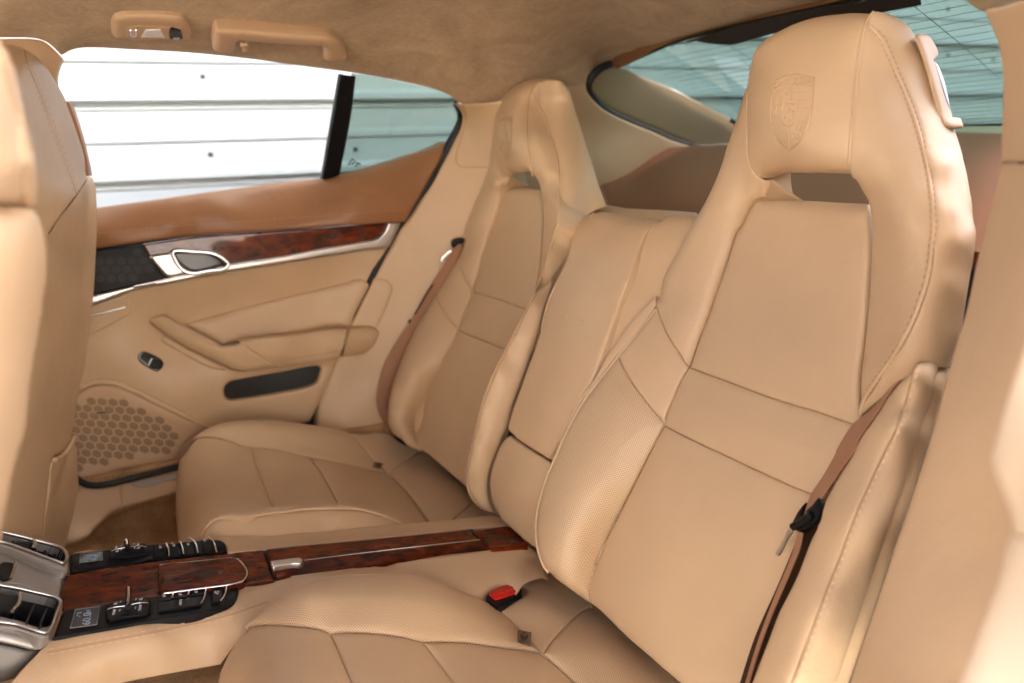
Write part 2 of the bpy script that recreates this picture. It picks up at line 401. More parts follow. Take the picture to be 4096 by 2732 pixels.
def suede():
    m, n, l, b = mat_new('suede_headlining'); setin(b, Roughness=.95); b.inputs['Specular IOR Level'].default_value = .1
    b.inputs['Sheen Weight'].default_value = .25; b.inputs['Sheen Roughness'].default_value = .5; b.inputs['Sheen Tint'].default_value = (.9, .75, .55, 1)
    tc = n.new('ShaderNodeTexCoord'); mp = n.new('ShaderNodeMapping'); mp.inputs['Scale'].default_value = (1, 1.25, 1.25); mp.inputs['Rotation'].default_value = (0, 0, .35); l.new(tc.outputs['Object'], mp.inputs['Vector'])
    a = n.new('ShaderNodeTexNoise'); a.inputs['Scale'].default_value = 7; a.inputs['Detail'].default_value = 8; a.inputs['Roughness'].default_value = .68; a.inputs['Distortion'].default_value = 1.2; l.new(mp.outputs[0], a.inputs['Vector'])
    f = n.new('ShaderNodeTexNoise'); f.inputs['Scale'].default_value = 120; f.inputs['Detail'].default_value = 5; l.new(mp.outputs[0], f.inputs['Vector'])
    ad = n.new('ShaderNodeMath'); ad.operation = 'MULTIPLY_ADD'; l.new(f.outputs['Fac'], ad.inputs[0]); ad.inputs[1].default_value = .42; l.new(a.outputs['Fac'], ad.inputs[2])
    r = n.new('ShaderNodeValToRGB'); e = r.color_ramp.elements; e[0].position = .40; e[0].color = (.27, .19, .11, 1); e[1].position = .95; e[1].color = (.53, .40, .26, 1)
    x = e.new(.62); x.color = (.39, .285, .18, 1); l.new(ad.outputs[0], r.inputs[0]); l.new(r.outputs[0], b.inputs['Base Color'])
    bp = n.new('ShaderNodeBump'); bp.inputs['Strength'].default_value = .25; bp.inputs['Distance'].default_value = .001; l.new(ad.outputs[0], bp.inputs['Height']); l.new(bp.outputs[0], b.inputs['Normal'])
    return m
M['alcantara'] = suede()
def carpet():
    m, n, l, b = mat_new('brown_carpet'); setin(b, Roughness=1.0); b.inputs['Specular IOR Level'].default_value = .05
    tc = n.new('ShaderNodeTexCoord'); a = n.new('ShaderNodeTexNoise'); a.inputs['Scale'].default_value = 420; a.inputs['Detail'].default_value = 3; l.new(tc.outputs['Object'], a.inputs['Vector'])
    g = n.new('ShaderNodeTexNoise'); g.inputs['Scale'].default_value = 14; g.inputs['Detail'].default_value = 5; l.new(tc.outputs['Object'], g.inputs['Vector'])
    ad = n.new('ShaderNodeMath'); ad.operation = 'MULTIPLY_ADD'; l.new(a.outputs['Fac'], ad.inputs[0]); ad.inputs[1].default_value = .7; l.new(g.outputs['Fac'], ad.inputs[2])
    r = n.new('ShaderNodeValToRGB'); e = r.color_ramp.elements; e[0].position = .55; e[0].color = (.27, .16, .075, 1); e[1].position = 1.1; e[1].color = (.58, .37, .19, 1); l.new(ad.outputs[0], r.inputs[0]); l.new(r.outputs[0], b.inputs['Base Color'])
    bp = n.new('ShaderNodeBump'); bp.inputs['Strength'].default_value = .8; bp.inputs['Distance'].default_value = .003; l.new(a.outputs['Fac'], bp.inputs['Height']); l.new(bp.outputs[0], b.inputs['Normal'])
    return m
M['carpet'] = carpet()
def burl(nm='burl_veneer', coat=.14):
    m, n, l, b = mat_new(nm); setin(b, Roughness=.25); b.inputs['Specular IOR Level'].default_value = .1; b.inputs['Coat Weight'].default_value = coat; b.inputs['Coat Roughness'].default_value = .03
    tc = n.new('ShaderNodeTexCoord'); mp = n.new('ShaderNodeMapping'); mp.inputs['Scale'].default_value = (.55, 1, 1); l.new(tc.outputs['Object'], mp.inputs['Vector'])
    a = n.new('ShaderNodeTexNoise'); a.inputs['Scale'].default_value = 44; a.inputs['Detail'].default_value = 7; a.inputs['Roughness'].default_value = .58; a.inputs['Distortion'].default_value = .9; l.new(mp.outputs[0], a.inputs['Vector'])
    r = n.new('ShaderNodeValToRGB'); e = r.color_ramp.elements; e[0].position = .30; e[0].color = (.022, .006, .003, 1); e[1].position = .76; e[1].color = (.23, .036, .006, 1)
    x = e.new(.48); x.color = (.085, .012, .003, 1); x = e.new(.58); x.color = (.14, .020, .004, 1); l.new(a.outputs['Fac'], r.inputs[0])
    v = n.new('ShaderNodeTexVoronoi'); v.inputs['Scale'].default_value = 55; l.new(a.outputs['Color'], v.inputs['Vector'])
    vm = n.new('ShaderNodeTexVoronoi'); vm.inputs['Scale'].default_value = 60; vm.inputs['Randomness'].default_value = 1; l.new(mp.outputs[0], vm.inputs['Vector'])
    mr = n.new('ShaderNodeMapRange'); mr.inputs['From Min'].default_value = .10; mr.inputs['From Max'].default_value = .32; l.new(vm.outputs['Distance'], mr.inputs['Value'])
    mx = n.new('ShaderNodeMix'); mx.data_type = 'RGBA'; l.new(mr.outputs[0], mx.inputs['Factor']); mx.inputs['A'].default_value = (.03, .008, .004, 1); l.new(r.outputs[0], mx.inputs['B']); l.new(mx.outputs['Result'], b.inputs['Base Color'])
    return m
M['wood'] = burl(); M['wood_door'] = burl('burl_veneer_polished', 1.0); M['rim'] = plain('display_bezel', (.16, .155, .15), .35)
def glass(name, col, gl=.08):
    m = bpy.data.materials.new(name); m.use_nodes = True; nt = m.node_tree; n = nt.nodes; l = nt.links; n.remove(n['Principled BSDF'])
    t = n.new('ShaderNodeBsdfTransparent'); t.inputs[0].default_value = (*col, 1); g = n.new('ShaderNodeBsdfGlossy'); g.inputs['Roughness'].default_value = .02
    lw = n.new('ShaderNodeLayerWeight'); lw.inputs[0].default_value = .5; fr = n.new('ShaderNodeMath'); fr.operation = 'POWER'; l.new(lw.outputs['Facing'], fr.inputs[0]); fr.inputs[1].default_value = 5; fm = n.new('ShaderNodeMath'); fm.operation = 'MULTIPLY_ADD'; l.new(fr.outputs[0], fm.inputs[0]); fm.inputs[1].default_value = .45; fm.inputs[2].default_value = .025; fr = fm; x = n.new('ShaderNodeMixShader'); l.new(fr.outputs[0], x.inputs[0]); l.new(t.outputs[0], x.inputs[1]); l.new(g.outputs[0], x.inputs[2]); l.new(x.outputs[0], n['Material Output'].inputs[0])
    return m
M['glass'] = glass('window_glass', (.93, .97, .96)); M['tint'] = glass('green_tinted_glass', (.47, .56, .525)); M['tint2'] = glass('teal_tinted_glass', (.42, .53, .51))
def text_on(name, s, quad, surf, mat, parent, off=.0006, bold=0.0, hgt=.0004):
    """lettering laid on a surface; quad = photo points of the text box: left-bottom, right-bottom, right-top, left-top"""
    cu = bpy.data.curves.new(name, 'FONT'); cu.body = s; cu.resolution_u = 2; cu.offset = bold
    o = bpy.data.objects.new('tmp', cu); COL.objects.link(o); dg = bpy.context.evaluated_depsgraph_get(); me = o.evaluated_get(dg).to_mesh()
    V = np.array([v.co[:2] for v in me.vertices]); F = [tuple(p.vertices) for p in me.polygons]; o.evaluated_get(dg).to_mesh_clear()
    bpy.data.objects.remove(o); bpy.data.curves.remove(cu)
    lo, hi = V.min(0), V.max(0); t = (V - lo) / (hi - lo); q = np.asarray(quad, float)
    uv = (q[0] * (1 - t[:, :1]) + q[1] * t[:, :1]) * (1 - t[:, 1:]) + (q[3] * (1 - t[:, :1]) + q[2] * t[:, :1]) * t[:, 1:]
    A = on(surf, uv, off + hgt); B = on(surf, uv, off); n = len(A); FF = list(F); cnt = {}
    for f in F:
        for a, b in zip(f, f[1:] + f[:1]): cnt[(a, b)] = 1
    FF += [(b, a, a + n, b + n) for (a, b) in cnt if (b, a) not in cnt]
    return link(name, mesh(name, np.vstack([A, B]), FF, shade=False), mat, parent)
def plate(name, parent, mat, q, surf, off=.001, thick=.002, er=.0008, ed=.0005, h=10, label=None, holes=(), step=6.0, bulge=0, kind=None, back=None):
    return panel(name, parent, mat, [(q, er, ed)] if isinstance(q, np.ndarray) else [(x, er, ed) for x in q], surf, thick, h=h, off=off, label=label, holes=holes, step=step, bulge=bulge, kind=kind, back=back)
def segs_poly(q):                            # straight-sided outline: one run per side
    return [np.vstack([q[i], q[(i + 1) % len(q)]]) for i in range(len(q))]
def hexes(name, parent, mat, poly, surf, origin, du, dv, off=.0008, scale=.42, thick=.0006):
    """honeycomb cells inside an outline; du, dv = photo step between columns and rows"""
    mb = MB(); poly = np.asarray(poly, float); o = np.asarray(origin, float); du = np.asarray(du, float); dv = np.asarray(dv, float)
    ring = [(math.cos(a), math.sin(a)) for a in (math.pi / 6 + k * math.pi / 3 for k in range(6))]
    M2 = np.stack([du, dv * (2 / 3 ** .5)]); cs = []
    for i in range(-30, 31):
        for j in range(-30, 31):
            c = o + du * (i + (.5 if j % 2 else 0)) + dv * j
            cs.append(c)
    cs = np.array(cs); cs = cs[inside(poly, cs)]
    k_ = 0
    for c in cs:
        q = np.array([c + (x * M2[0] + y * M2[1]) * scale * 1.155 for x, y in ring])
        d = np.sqrt(((q[:, None] - c) ** 2).sum(-1)).max()
        if not inside(poly, q).all(): continue
        A = on(surf, q, off); B = on(surf, q, off - thick)
        MB().add(list(A) + list(B), [tuple(range(6))] + [(i, (i + 1) % 6, 6 + (i + 1) % 6, 6 + i) for i in range(6)]).build(name, mat, parent, shade=False)
# ================================================================== OUTSIDE: ground and the metal building
def struct(o): o['kind'] = 'structure'; return o
gm = MB(); gm.box((0, 0, -H0 - .05), (60, 0, 0), (0, 60, 0), (0, 0, .05))
M['concrete'] = plain('grey_asphalt', (.15, .145, .135), .9, bump=.3, bscale=60, var=.12)
g = gm.build('ground', M['concrete'], shade=False); struct(g)
M['siding'] = plain('white_siding', (.86, .875, .89), .45, bump=.02, bscale=3)
WY = 3.00; PITCH = .253; Z1 = -.038          # first trough under a big rib, lens-centred
prof = []
zz = Z1 - 5 * PITCH                          # lower edge of a big rib; then its step, small rib and flat pan above
while zz < 5.0:
    prof += [(zz - .129, 0), (zz - .129, .04), (zz - .122, .04), (zz - .122, -.006), (zz - .104, -.006), (zz - .092, 0), (zz - .024, 0), (zz - .024, .03), (zz - .018, .03), (zz - .018, 0), (zz - .010, 0), (zz - .010, .095), (zz + .009, .095), (zz + .009, -.026), (zz + .028, -.026), (zz + .044, 0)]
    zz += PITCH
ow = MB(); ow.box((1, -9.0, 1.4), (16, 0, 0), (0, .2, 0), (0, 0, 2.5)); ow.box((-11, -5.0, 1.4), (.2, 0, 0), (0, 7, 0), (0, 0, 2.5)); M['bounce_wall'] = plain('pale_bounce_wall', (.62, .60, .56), .8, bump=.2, bscale=40); struct(ow.build('added_bounce_walls', M['bounce_wall'], shade=False))  # two unseen pale walls, added to bounce sunlight into the cabin
wallt = thing('metal_building', 'white corrugated metal building standing outside beyond the far window', 'building', (2, WY, -H0))
V = []; F = []
for x in (-5, 12):
    for z, d in prof: V.append((x, WY + d, z))
n = len(prof)
for i in range(n - 1): F.append((i, i + 1, n + i + 1, n + i))
o_ = len(V)
for x in (-5, 12):
    for z in (prof[0][0], prof[-1][0]): V.append((x, WY + .25, z))
F += [(0, n, o_ + 2, o_), (n - 1, o_ + 1, o_ + 3, 2 * n - 1), (o_, o_ + 2, o_ + 3, o_ + 1)]
link('siding_sheet', mesh('siding_sheet', V, F, shade=False), M['siding'], wallt)
M['screw'] = plain('dark_screw', (.05, .07, .07), .5)
for (kk, x, y) in (('T1', 1360, 515), ('T1', 1413, 1038), ('T2', 205, 1003), ('T2', 2330, 300), ('T3', 1835, 62), ('T3', 1835, 370), ('T3', 2140, 400)):
    p = Plane('y', WY).pts(P(kk, x, y))[0]
    if p[0] > 9: continue
    s_m = MB(); a = [(math.cos(t), math.sin(t)) for t in np.linspace(0, 2 * math.pi, 9)[:-1]]
    s_m.add([(p[0] + .009 * c, WY - .001, p[2] + .009 * s) for c, s in a] + [(p[0] + .007 * c, WY - .009, p[2] + .007 * s) for c, s in a], [tuple(range(8, 16))] + [(i, (i + 1) % 8, 8 + (i + 1) % 8, 8 + i) for i in range(8)])
    s_m.build('screw', M['screw'], wallt, shade=False)

# ================================================================== CABIN SHELL
M['paint'] = plain('body_paint', (.05, .05, .055), .3, coat=.8)
bd = MB(); bd.box((.25, 1.93, -.63), (1.9, 0, 0), (0, .05, 0), (0, 0, .50)); bd.box((1.40, .37, -.02), (.70, 0, 0), (0, .03, 0), (0, 0, .22)); bd.box((1.45, 1.97, -.02), (.75, 0, 0), (0, .03, 0), (0, 0, .03)); bd.box((2.1, 1.1, -.50), (.04, 0, 0), (0, .88, 0), (0, 0, .47))
bd.box((1.55, .30, -.58), (.55, 0, 0), (0, .05, 0), (0, 0, .46)); bd.box((.3, 1.1, -.99), (1.85, 0, 0), (0, .88, 0), (0, 0, .03)); bd.box((-.6, .36, -.88), (1.2, 0, 0), (0, .06, 0), (0, 0, .06))
bd.box((.95, 1.1, -.62), (.02, 0, 0), (0, .78, 0), (0, 0, .32));
bd.box((1.42, .165, -.52), (.70, 0, 0), (0, .03, 0), (0, 0, .50)); bd.box((.735, .29, -.40), (.015, 0, 0), (0, .15, 0), (0, 0, .62)); bd.box((1.30, .36, .06), (.58, 0, 0), (0, .07, 0), (0, 0, .22)); bd.box((-.15, 1.76, .275), (1.15, 0, 0), (0, .05, 0), (0, 0, .025))
bdo = bd.build('body_shell', M['paint'], shade=False); struct(bdo)
fl = MB(); fl.box((-.15, 1.12, -.90), (1.0, 0, 0), (0, .72, 0), (0, 0, .03)); struct(fl.build('floor', M['carpet'], shade=False))
tunnel = MB(); tunnel.box((-.23, 1.09, -.74), (.37, 0, 0), (0, .138, 0), (0, 0, .12)); struct(tunnel.build('tunnel_floor', M['carpet'], shade=False))
tw = MB(); tw.box((-.3, 1.775, -.74), (.8, 0, 0), (0, .012, 0), (0, 0, .14)); tw.box((.13, 1.5, -.72), (.02, 0, 0), (0, .26, 0), (0, 0, .14)); tw.box((.13, .72, -.72), (.02, 0, 0), (0, .24, 0), (0, 0, .14)); struct(tw.build('floor_carpet_side', M['carpet'], shade=False))
HE = C(P('T1', -900,330, -200,270, 80,262, 200,264, 260,272, 310,290, 360,328, 428,396))
HE2 = C(P('T1', 428,396, 480,368, 540,353, 640,349, 900,361, 1300,384, 1700,424, 2000,463, 2285,499), P('T2', 200,512, 330,531, 500,564, 680,604, 800,641, 865,676, 895,706))
HE3 = P('T2', 895,706, 1000,706, 1140,690, 1300,655, 1500,615, 1640,590, 1757,572)
HE4 = P('T2', 1757,572, 1762,545, 1800,490, 1875,430)
HE5 = C(P('T2', 1875,430, 2050,365, 2330,275), P('T3', 100,245, 350,178, 650,100, 900,40, 1090,-5, 1600,-140, 2400,-360))
HS = Surf(*[(a, x, y, k, v) for a, x, y, k, v in [('T1',80,262,'y',1.60),('T1',428,396,'y',1.665),('T1',1300,384,'y',1.655),('T1',2285,499,'y',1.66),('T2',500,564,'y',1.67),('T2',895,706,'y',1.70),('T2',1140,690,'y',1.68),('T2',1640,590,'y',1.66),('T2',1757,572,'y',1.66),
    ('T2',1875,430,'x',1.07),('T3',100,245,'x',1.08),('T3',650,100,'x',1.08),('T3',1090,-5,'x',1.08),('T3',2400,-360,'x',1.08),('T1',0,60,'y',1.50),('T1',1300,60,'y',1.48),('T2',500,60,'y',1.46),('T2',1500,60,'y',1.40),('T1',0,-300,'z',.300),('T1',1300,-300,'z',.302),('T2',1300,-300,'z',.295),('T2',2330,-200,'z',.275),
    ('T1',0,-1500,'z',.315),('T2',0,-1500,'z',.315),('T3',0,-1500,'z',.30),('T1',-3000,-600,'z',.30),('T1',-3000,-3000,'z',.31),('T3',0,-4000,'z',.31),('T2',1200,350,'y',1.56)]], sm=1e-4)
hl = panel('headliner', None, M['alcantara'], [(HE, .01, .004), (HE2, .02, .012), (HE3, .008, .004), (HE4, .008, .004), (HE5, .01, .006), (np.vstack([P('T3', 2400,-360), P('T3', 2600,-2300)]), 0, 0), (np.vstack([P('T3', 2600,-2300), P('T1', -4500,-2900)]), 0, 0), (P('T1', -4500,-2900, -900,330), 0, 0)], HS, .03, back=(0, 0, 1), h=40, step=14)
struct(hl)
# front pillar trim seen past the front headrest
bp_ = panel('pillar_trim', None, M['plastic'], [(P('T1', -200,262, 80,258, 230,262, 300,280, 432,398), .002, .001), (P('T1', 432,398, 405,460, 394,540, 400,640), .01, .006), (P('T1', 400,640, 0,700, -200,262), 0, 0)], Surf(('T1',80,258,'y',1.62),('T1',432,398,'y',1.675),('T1',400,640,'y',1.72),('T1',-200,262,'y',1.58),('T1',250,450,'y',1.66)), .03, back=(0, 1, 0), h=14); struct(bp_)
# trim beside the far seat, behind the shut line
PT_ = Surf(*[(a, x, y, 'y', v) for a, x, y, v in [('T2',890,706,1.70),('T2',1140,690,1.66),('T2',918,800,1.755),('T2',870,950,1.77),('T2',700,1240,1.782),('M2',440,150,1.79),('M2',330,345,1.795),('M2',160,700,1.80),('M2',30,1020,1.80),('M2',-30,1160,1.80),('T2',1100,900,1.70),('T2',1050,1200,1.72),('M2',800,280,1.755),('M2',560,680,1.768),('M2',420,900,1.775),('M2',350,1200,1.775),('M2',420,1400,1.775),('M2',150,1390,1.78),('M2',450,500,1.785),('M2',250,1000,1.792),('M2',600,250,1.775)]], sm=1e-6)
PO = [P('T2', 890,706, 1000,703, 1140,688, 1250,670), C(P('T2', 1250,670, 1250,900, 1200,1300), P('M2', 950,150, 760,470, 600,800, 500,1100, 480,1420)), P('M2', 480,1420, 300,1410, 100,1400, -60,1380), C(P('M2', -60,1380, -35,1170, 32,1020, 78,900, 123,800, 163,700, 213,590, 268,480, 333,345, 388,240, 443,150, 500,30), P('T2', 563,1470, 622,1370, 702,1240, 772,1130, 828,1030, 873,940, 908,860, 921,800, 913,750, 890,706))]
pt = panel('pillar_trim', None, M['hide'], [(PO[0], .008, .004), (PO[1], 0, 0), (PO[2], 0, 0), (PO[3], .012, .008)], PT_, .03, back=(0, 1, 0), h=16); struct(pt)
piping('cover_seam', pt, M['thread_dark'], P('T2', 930,706, 946,790, 932,870, 905,960, 882,1030, 880,1075, 900,1112, 930,1122, 1000,1122, 1090,1124), PT_, .0012, -.0002)
panel('upper_field', pt, M['hide'], [(P('M2', 330,358, 390,358, 440,385, 457,430, 440,490, 400,590, 350,690), .010, .005), (P('M2', 350,690, 170,690), .004, .002), (P('M2', 170,690, 217,590, 272,480, 330,358), .004, .002)], PT_, .008, back=(0, 1, 0), off=.003, h=12, bulge=.002)
PA = Surf(*[(a, x, y, 'y', v) for a, x, y, v in [('M2',170,690,1.755),('M2',330,688,1.765),('M2',372,720,1.775),('M2',330,820,1.765),('M2',270,870,1.770),('M2',120,890,1.755),('M2',150,780,1.735),('M2',300,770,1.755)]])
panel('armrest_end', pt, M['pad'], [(P('M2', 175,690, 330,687, 365,705, 372,728, 360,765, 330,820, 270,868, 200,880, 118,890), .012, .009), (P('M2', 118,890, 140,800, 175,690), .003, .002)], PA, .05, back=(0, 1, 0), h=10)
# quarter trim and hatch surround beyond the far seat
QS = Surf(*[(a, x, y, k, v) for a, x, y, k, v in [('T2',1600,590,'y',1.66),('T2',1757,572,'y',1.665),('T2',1770,640,'y',1.67),('T2',2000,840,'y',1.76),('T2',2351,990,'y',1.86),('T2',1820,1110,'y',1.72),('T2',1700,900,'y',1.70),('T3',110,980,'y',1.88)]])
q1 = panel('quarter_trim', None, M['plastic'], [(P('T2', 1450,600, 1600,560, 1680,545, 1770,530), 0, 0), (P('T2', 1770,530, 1757,572), 0, 0), (C(P('T2', 1757,572, 1764,610, 1800,665, 1880,738, 2000,803, 2200,884), P('T3', 0,948, 130,985, 300,1020)), .008, .005), (C(P('T3', 300,1020, 0,1150), P('T2', 2000,1260, 1820,1330)), 0, 0), (P('T2', 1820,1330, 1150,1500), 0, 0), (P('T2', 1150,1500, 1190,1250, 1300,1000, 1450,600), 0, 0)], QS, .02, back=(0, 1, 0), h=16); struct(q1)
HSU = Surf(*[(a, x, y, k, v) for a, x, y, k, v in [('T2',1880,440,'y',1.665),('T2',1790,560,'y',1.68),('T2',1990,456,'y',1.715),('T2',1850,680,'y',1.73),('T2',2200,870,'y',1.85),('T3',0,600,'y',1.82),('T3',380,792,'y',1.93),('T3',110,975,'y',1.93),('T3',500,850,'y',1.96)]])
M['olive'] = plain('hatch_moulding', (.30, .235, .135), .55, bump=.1, bscale=700)
h1 = panel('hatch_trim', None, M['olive'], [(C(P('T2', 1872,440, 1990,456, 2150,522, 2300,583), P('T3', 50,628, 200,700, 390,800)), .006, .003), (P('T3', 390,800, 500,870, 400,1000, 120,982), 0, 0), (C(P('T3', 120,982, 0,936), P('T2', 2200,870, 2000,788, 1880,718, 1815,650, 1785,595, 1784,550, 1815,495, 1872,440)), .012, .008)], HSU, .02, back=(0, 1, 0), h=16); struct(h1)
HSEAL = C(P('T2', 1900,428, 1850,448, 1800,490, 1764,545, 1762,600, 1800,662, 1880,735, 2000,799, 2200,880), P('T3', 0,944, 115,978, 300,1030))
hs_ = MB(); hs_.tube(on(HSU, smooth(HSEAL, 10), .004), .009, False, 10).build('hatch_seal', M['rubber'], h1, angle=60)
# header strip over the rear window, black printed border
HD = Surf(*[(a, x, y, 'x', v) for a, x, y, v in [('T2',1875,430,1.085),('T2',2330,275,1.095),('T3',650,110,1.095),('T3',1300,-20,1.095),('T2',1990,455,1.12),('T3',0,300,1.10),('T3',900,70,1.10),('T3',1600,-100,1.09)]])
hh = panel('header_trim', None, M['brown'], [(HE5[:-1] - np.array([4, 22]), 0, 0), (P('T3', 1593,-177, 1640,-100), 0, 0), (C(P('T3', 1640,-100, 1300,2, 1000,66, 600,160, 300,225, 0,300), P('T2', 2200,360, 1990,456)), .008, .005), (P('T2', 1990,456, 1920,470, 1872,440), .004, .002), (C(P('T2', 1872,440), (HE5[:1] - np.array([4, 22]))), 0, 0)], HD, .02, back=(1, 0, .3), h=14); struct(hh)
# rear window
GP = Plane((.249, 0, .9685), .477, uv=((1, 0, 0), (0, 1, 0)))
rw = thing('rear_window', 'sloping teal tinted rear window with fine heater wires behind the rear headrests', 'rear window', (1.45, 1.3, .1))
panel('glass_pane', rw, M['tint2'], [(C(P('T2', 1970,455, 2150,375), P('T3', -20,300, 400,180, 1000,50, 1640,-100)), 0, 0), (P('T3', 1640,-100, 2500,-300), 0, 0), (P('T3', 2500,-300, 2500,820), 0, 0), (P('T3', 2500,820, 1850,842, 1000,845, 470,842, 385,800, 200,705, 0,600), 0, 0), (C(P('T3', 0,600), P('T2', 2150,525, 1970,455)), 0, 0)], GP, .005, back=(.25, 0, .97), h=70)
panel('printed_border', rw, M['rubber'], [(C(P('T2', 2320,300), P('T3', 0,296, 130,268, 400,180, 1000,50, 1300,0, 1640,-100)), 0, 0), (P('T3', 1640,-100, 1660,30), 0, 0), (C(P('T3', 1660,30, 1500,62, 1400,80, 1000,150, 700,215, 560,252, 370,298, 140,274)), 0, 0), (C(P('T3', 140,274, 60,290), P('T2', 2320,300)), 0, 0)], GP, .0015, back=(.25, 0, .97), off=.001, h=30)
for i in range(24):
    x = 1.14 + i * .028; z = (.477 - .249 * x) / .9685 - .0015
    hwd = .52 + (x - 1.1) * .36
    MB().tube(np.array([(x, 1.10 + hwd * t, z) for t in np.linspace(-1, 1, 12)]), .00036, False, 4).build('heater_wire', M['rubber'], rw)
MB().tube(on(GP, P('T3', 1600,20, 1900,265, 2175,510), .002), .0006, False, 4).build('heater_lead', M['rubber'], rw)
MB().tube(on(GP, P('T3', 370,298, 520,390), .002), .0006, False, 4).build('heater_lead', M['rubber'], rw)
MB().tube(on(GP, P('T3', 385,800, 470,842, 1000,845, 1850,840, 2500,822), .004), .006, False, 6).build('lower_rubber', M['rubber'], rw)
rb = MB(); MB_ = None
tr = panel('hatch_sill', None, M['olive'], [(P('T3', 300,800, 1000,838, 1935,838, 2300,826), .01, .006), (P('T3', 2300,826, 2300,900), 0, 0), (P('T3', 2300,900, 1935,888, 1000,900, 300,900), .004, .002), (P('T3', 300,900, 300,800), 0, 0)], Surf(('T3',300,800,'x',1.80),('T3',2300,826,'x',1.84),('T3',2300,900,'x',1.72),('T3',300,900,'x',1.70)), .02, back=(1, 0, -.5), h=20); struct(tr)
# luggage cover behind the backrests
cov = thing('luggage_cover', 'brown luggage cover stretched behind the rear seats below the rear window', 'luggage cover', (1.2, 1.2, -.1))
CVS = Surf(*[(a, x, y, k, v) for a, x, y, k, v in [('T2',1815,1112,'x',1.25),('T2',2150,1022,'x',1.36),('T3',0,975,'x',1.40),('T3',340,960,'x',1.45),('T2',1890,1390,'x',.93),('T2',2351,1408,'x',.93),('T3',150,1440,'x',.93),('T2',2100,1250,'x',1.10),('T3',1000,1280,'x',1.15),('T3',2000,890,'x',1.62),('T3',2000,1100,'x',1.3),('T3',1000,930,'x',1.55)]], sm=1e-5, uv=((0, 1, 0), (1, 0, 0)))
M['cover'] = plain('brown_cover', (.21, .09, .048), .9, spec=.1, bump=.15, bscale=500)
panel('cover_sheet', cov, M['cover'], [(C(P('T2', 1700,1150, 1815,1110, 1950,1062, 2150,1021), P('T3', 0,977, 150,966, 340,960, 800,930, 1400,895, 1935,880, 2300,880)), .03, .02), (P('T3', 2300,880, 2300,1300, 2150,1700), 0, 0), (P('T3', 2150,1700, 1000,1600, 150,1470), 0, 0), (C(P('T3', 150,1470), P('T2', 2351,1430, 1890,1400, 1750,1420)), 0, 0), (np.vstack([P('T2', 1750,1420), P('T2', 1150,1450)]), 0, 0), (np.vstack([P('T2', 1150,1450), P('T2', 1150,1150)]), 0, 0), (np.vstack([P('T2', 1150,1150), P('T2', 1700,1150)]), 0, 0)], CVS, .02, back=(0, 0, -1), h=18)
# ---- near rear pillar
NPL = Surf(*[(a, x, y, k, v) for a, x, y, k, v in [('T3',2060,105,'y',.47),('T3',2175,650,'y',.46),('T3',2170,1080,'y',.455),('M3',2060,0,'y',.45),('M3',1820,930,'y',.43),('B3',1655,0,'y',.41),('B3',1135,1565,'y',.385),('T3',2351,300,'y',.40),('T3',2351,1100,'y',.38),('M3',2351,300,'y',.35),('M3',2150,1100,'y',.34),('B3',2000,700,'y',.31),('B3',1500,1500,'y',.31),('T3',2700,600,'y',.30),('B3',1700,600,'y',.36)]], sm=1e-6)
np1 = panel('pillar_trim', None, M['pad'], [(P('T3', 2052,78, 2062,110, 2110,210, 2150,320, 2175,470, 2181,650, 2177,850, 2170,1085), .02, .012), (P('T3', 2170,1085, 2260,1082, 2351,1086, 2700,1090), .003, .002), (P('T3', 2700,1090, 2700,-100), 0, 0), (P('T3', 2700,-100, 2351,0, 2150,60, 2052,78), .004, .002)], NPL, .16, back=(.9, 0, 0), h=18); struct(np1)
np2 = panel('pillar_trim', None, M['pad'], [(C(P('T3', 2170,1100, 2132,1250, 2100,1400), P('M3', 2062,20, 2000,250, 1920,600, 1820,930, 1740,1220), P('B3', 1655,0, 1500,470, 1350,920, 1200,1370, 1060,1800)), .02, .012), (P('B3', 1060,1800, 2100,1900), 0, 0), (np.vstack([P('B3', 2100,1900), P('B3', 2900,1900)]), 0, 0), (np.vstack([P('B3', 2900,1900), P('T3', 2900,1105)]), 0, 0), (P('T3', 2900,1105, 2351,1102, 2250,1097, 2170,1100), .003, .002)], NPL, .16, back=(.9, 0, 0), h=18); struct(np2)
RRL = Surf(('T3',1930,-10,'y',.52),('T3',2052,82,'y',.49),('T3',2200,20,'y',.44),('T3',2351,-20,'y',.40),('T3',2200,-200,'y',.46))
rr_ = panel('roof_rail_trim', None, M['olive'], [(P('T3', 1900,-60, 1940,5, 1990,52, 2050,84), .01, .006), (P('T3', 2050,84, 2150,50, 2351,-10, 2600,-90), .004, .003), (P('T3', 2600,-90, 2300,-400, 1900,-60), 0, 0)], RRL, .02, back=(.7, 0, .7), h=14); struct(rr_)
M['cream'] = plain('cream_leather_door', (.70, .56, .40), .45, bump=.1, bscale=600)
NF = Surf(('M3',2351,580,'y',.24),('M3',2050,1568,'y',.235),('B3',2190,540,'y',.225),('B3',1820,1565,'y',.215),('B3',2600,300,'y',.18),('B3',2600,1500,'y',.17),('M3',2600,1000,'y',.19))
jm = panel('door_frame', None, M['cream'], [(C(P('M3', 2420,400, 2340,600, 2250,900, 2150,1200, 2060,1500), P('B3', 2048,20, 2065,130, 2110,260, 2165,400, 2195,520)), .02, .014), (P('B3', 2195,520, 2351,590, 2700,700), .004, .003), (C(P('B3', 2700,700), P('M3', 2700,400)), 0, 0), (P('M3', 2700,400, 2420,400), 0, 0)], NF, .30, back=(1, .12, 0), h=20); struct(jm)
jm2 = panel('door_frame', None, M['cream'], [(P('B3', 2195,530, 2155,610, 2110,820, 2000,1130, 1900,1400, 1780,1700), .02, .014), (P('B3', 1780,1700, 2700,1800), 0, 0), (P('B3', 2700,1800, 2700,715), 0, 0), (P('B3', 2700,715, 2351,605, 2195,530), .004, .003)], NF, .30, back=(1, .12, 0), h=20); struct(jm2)
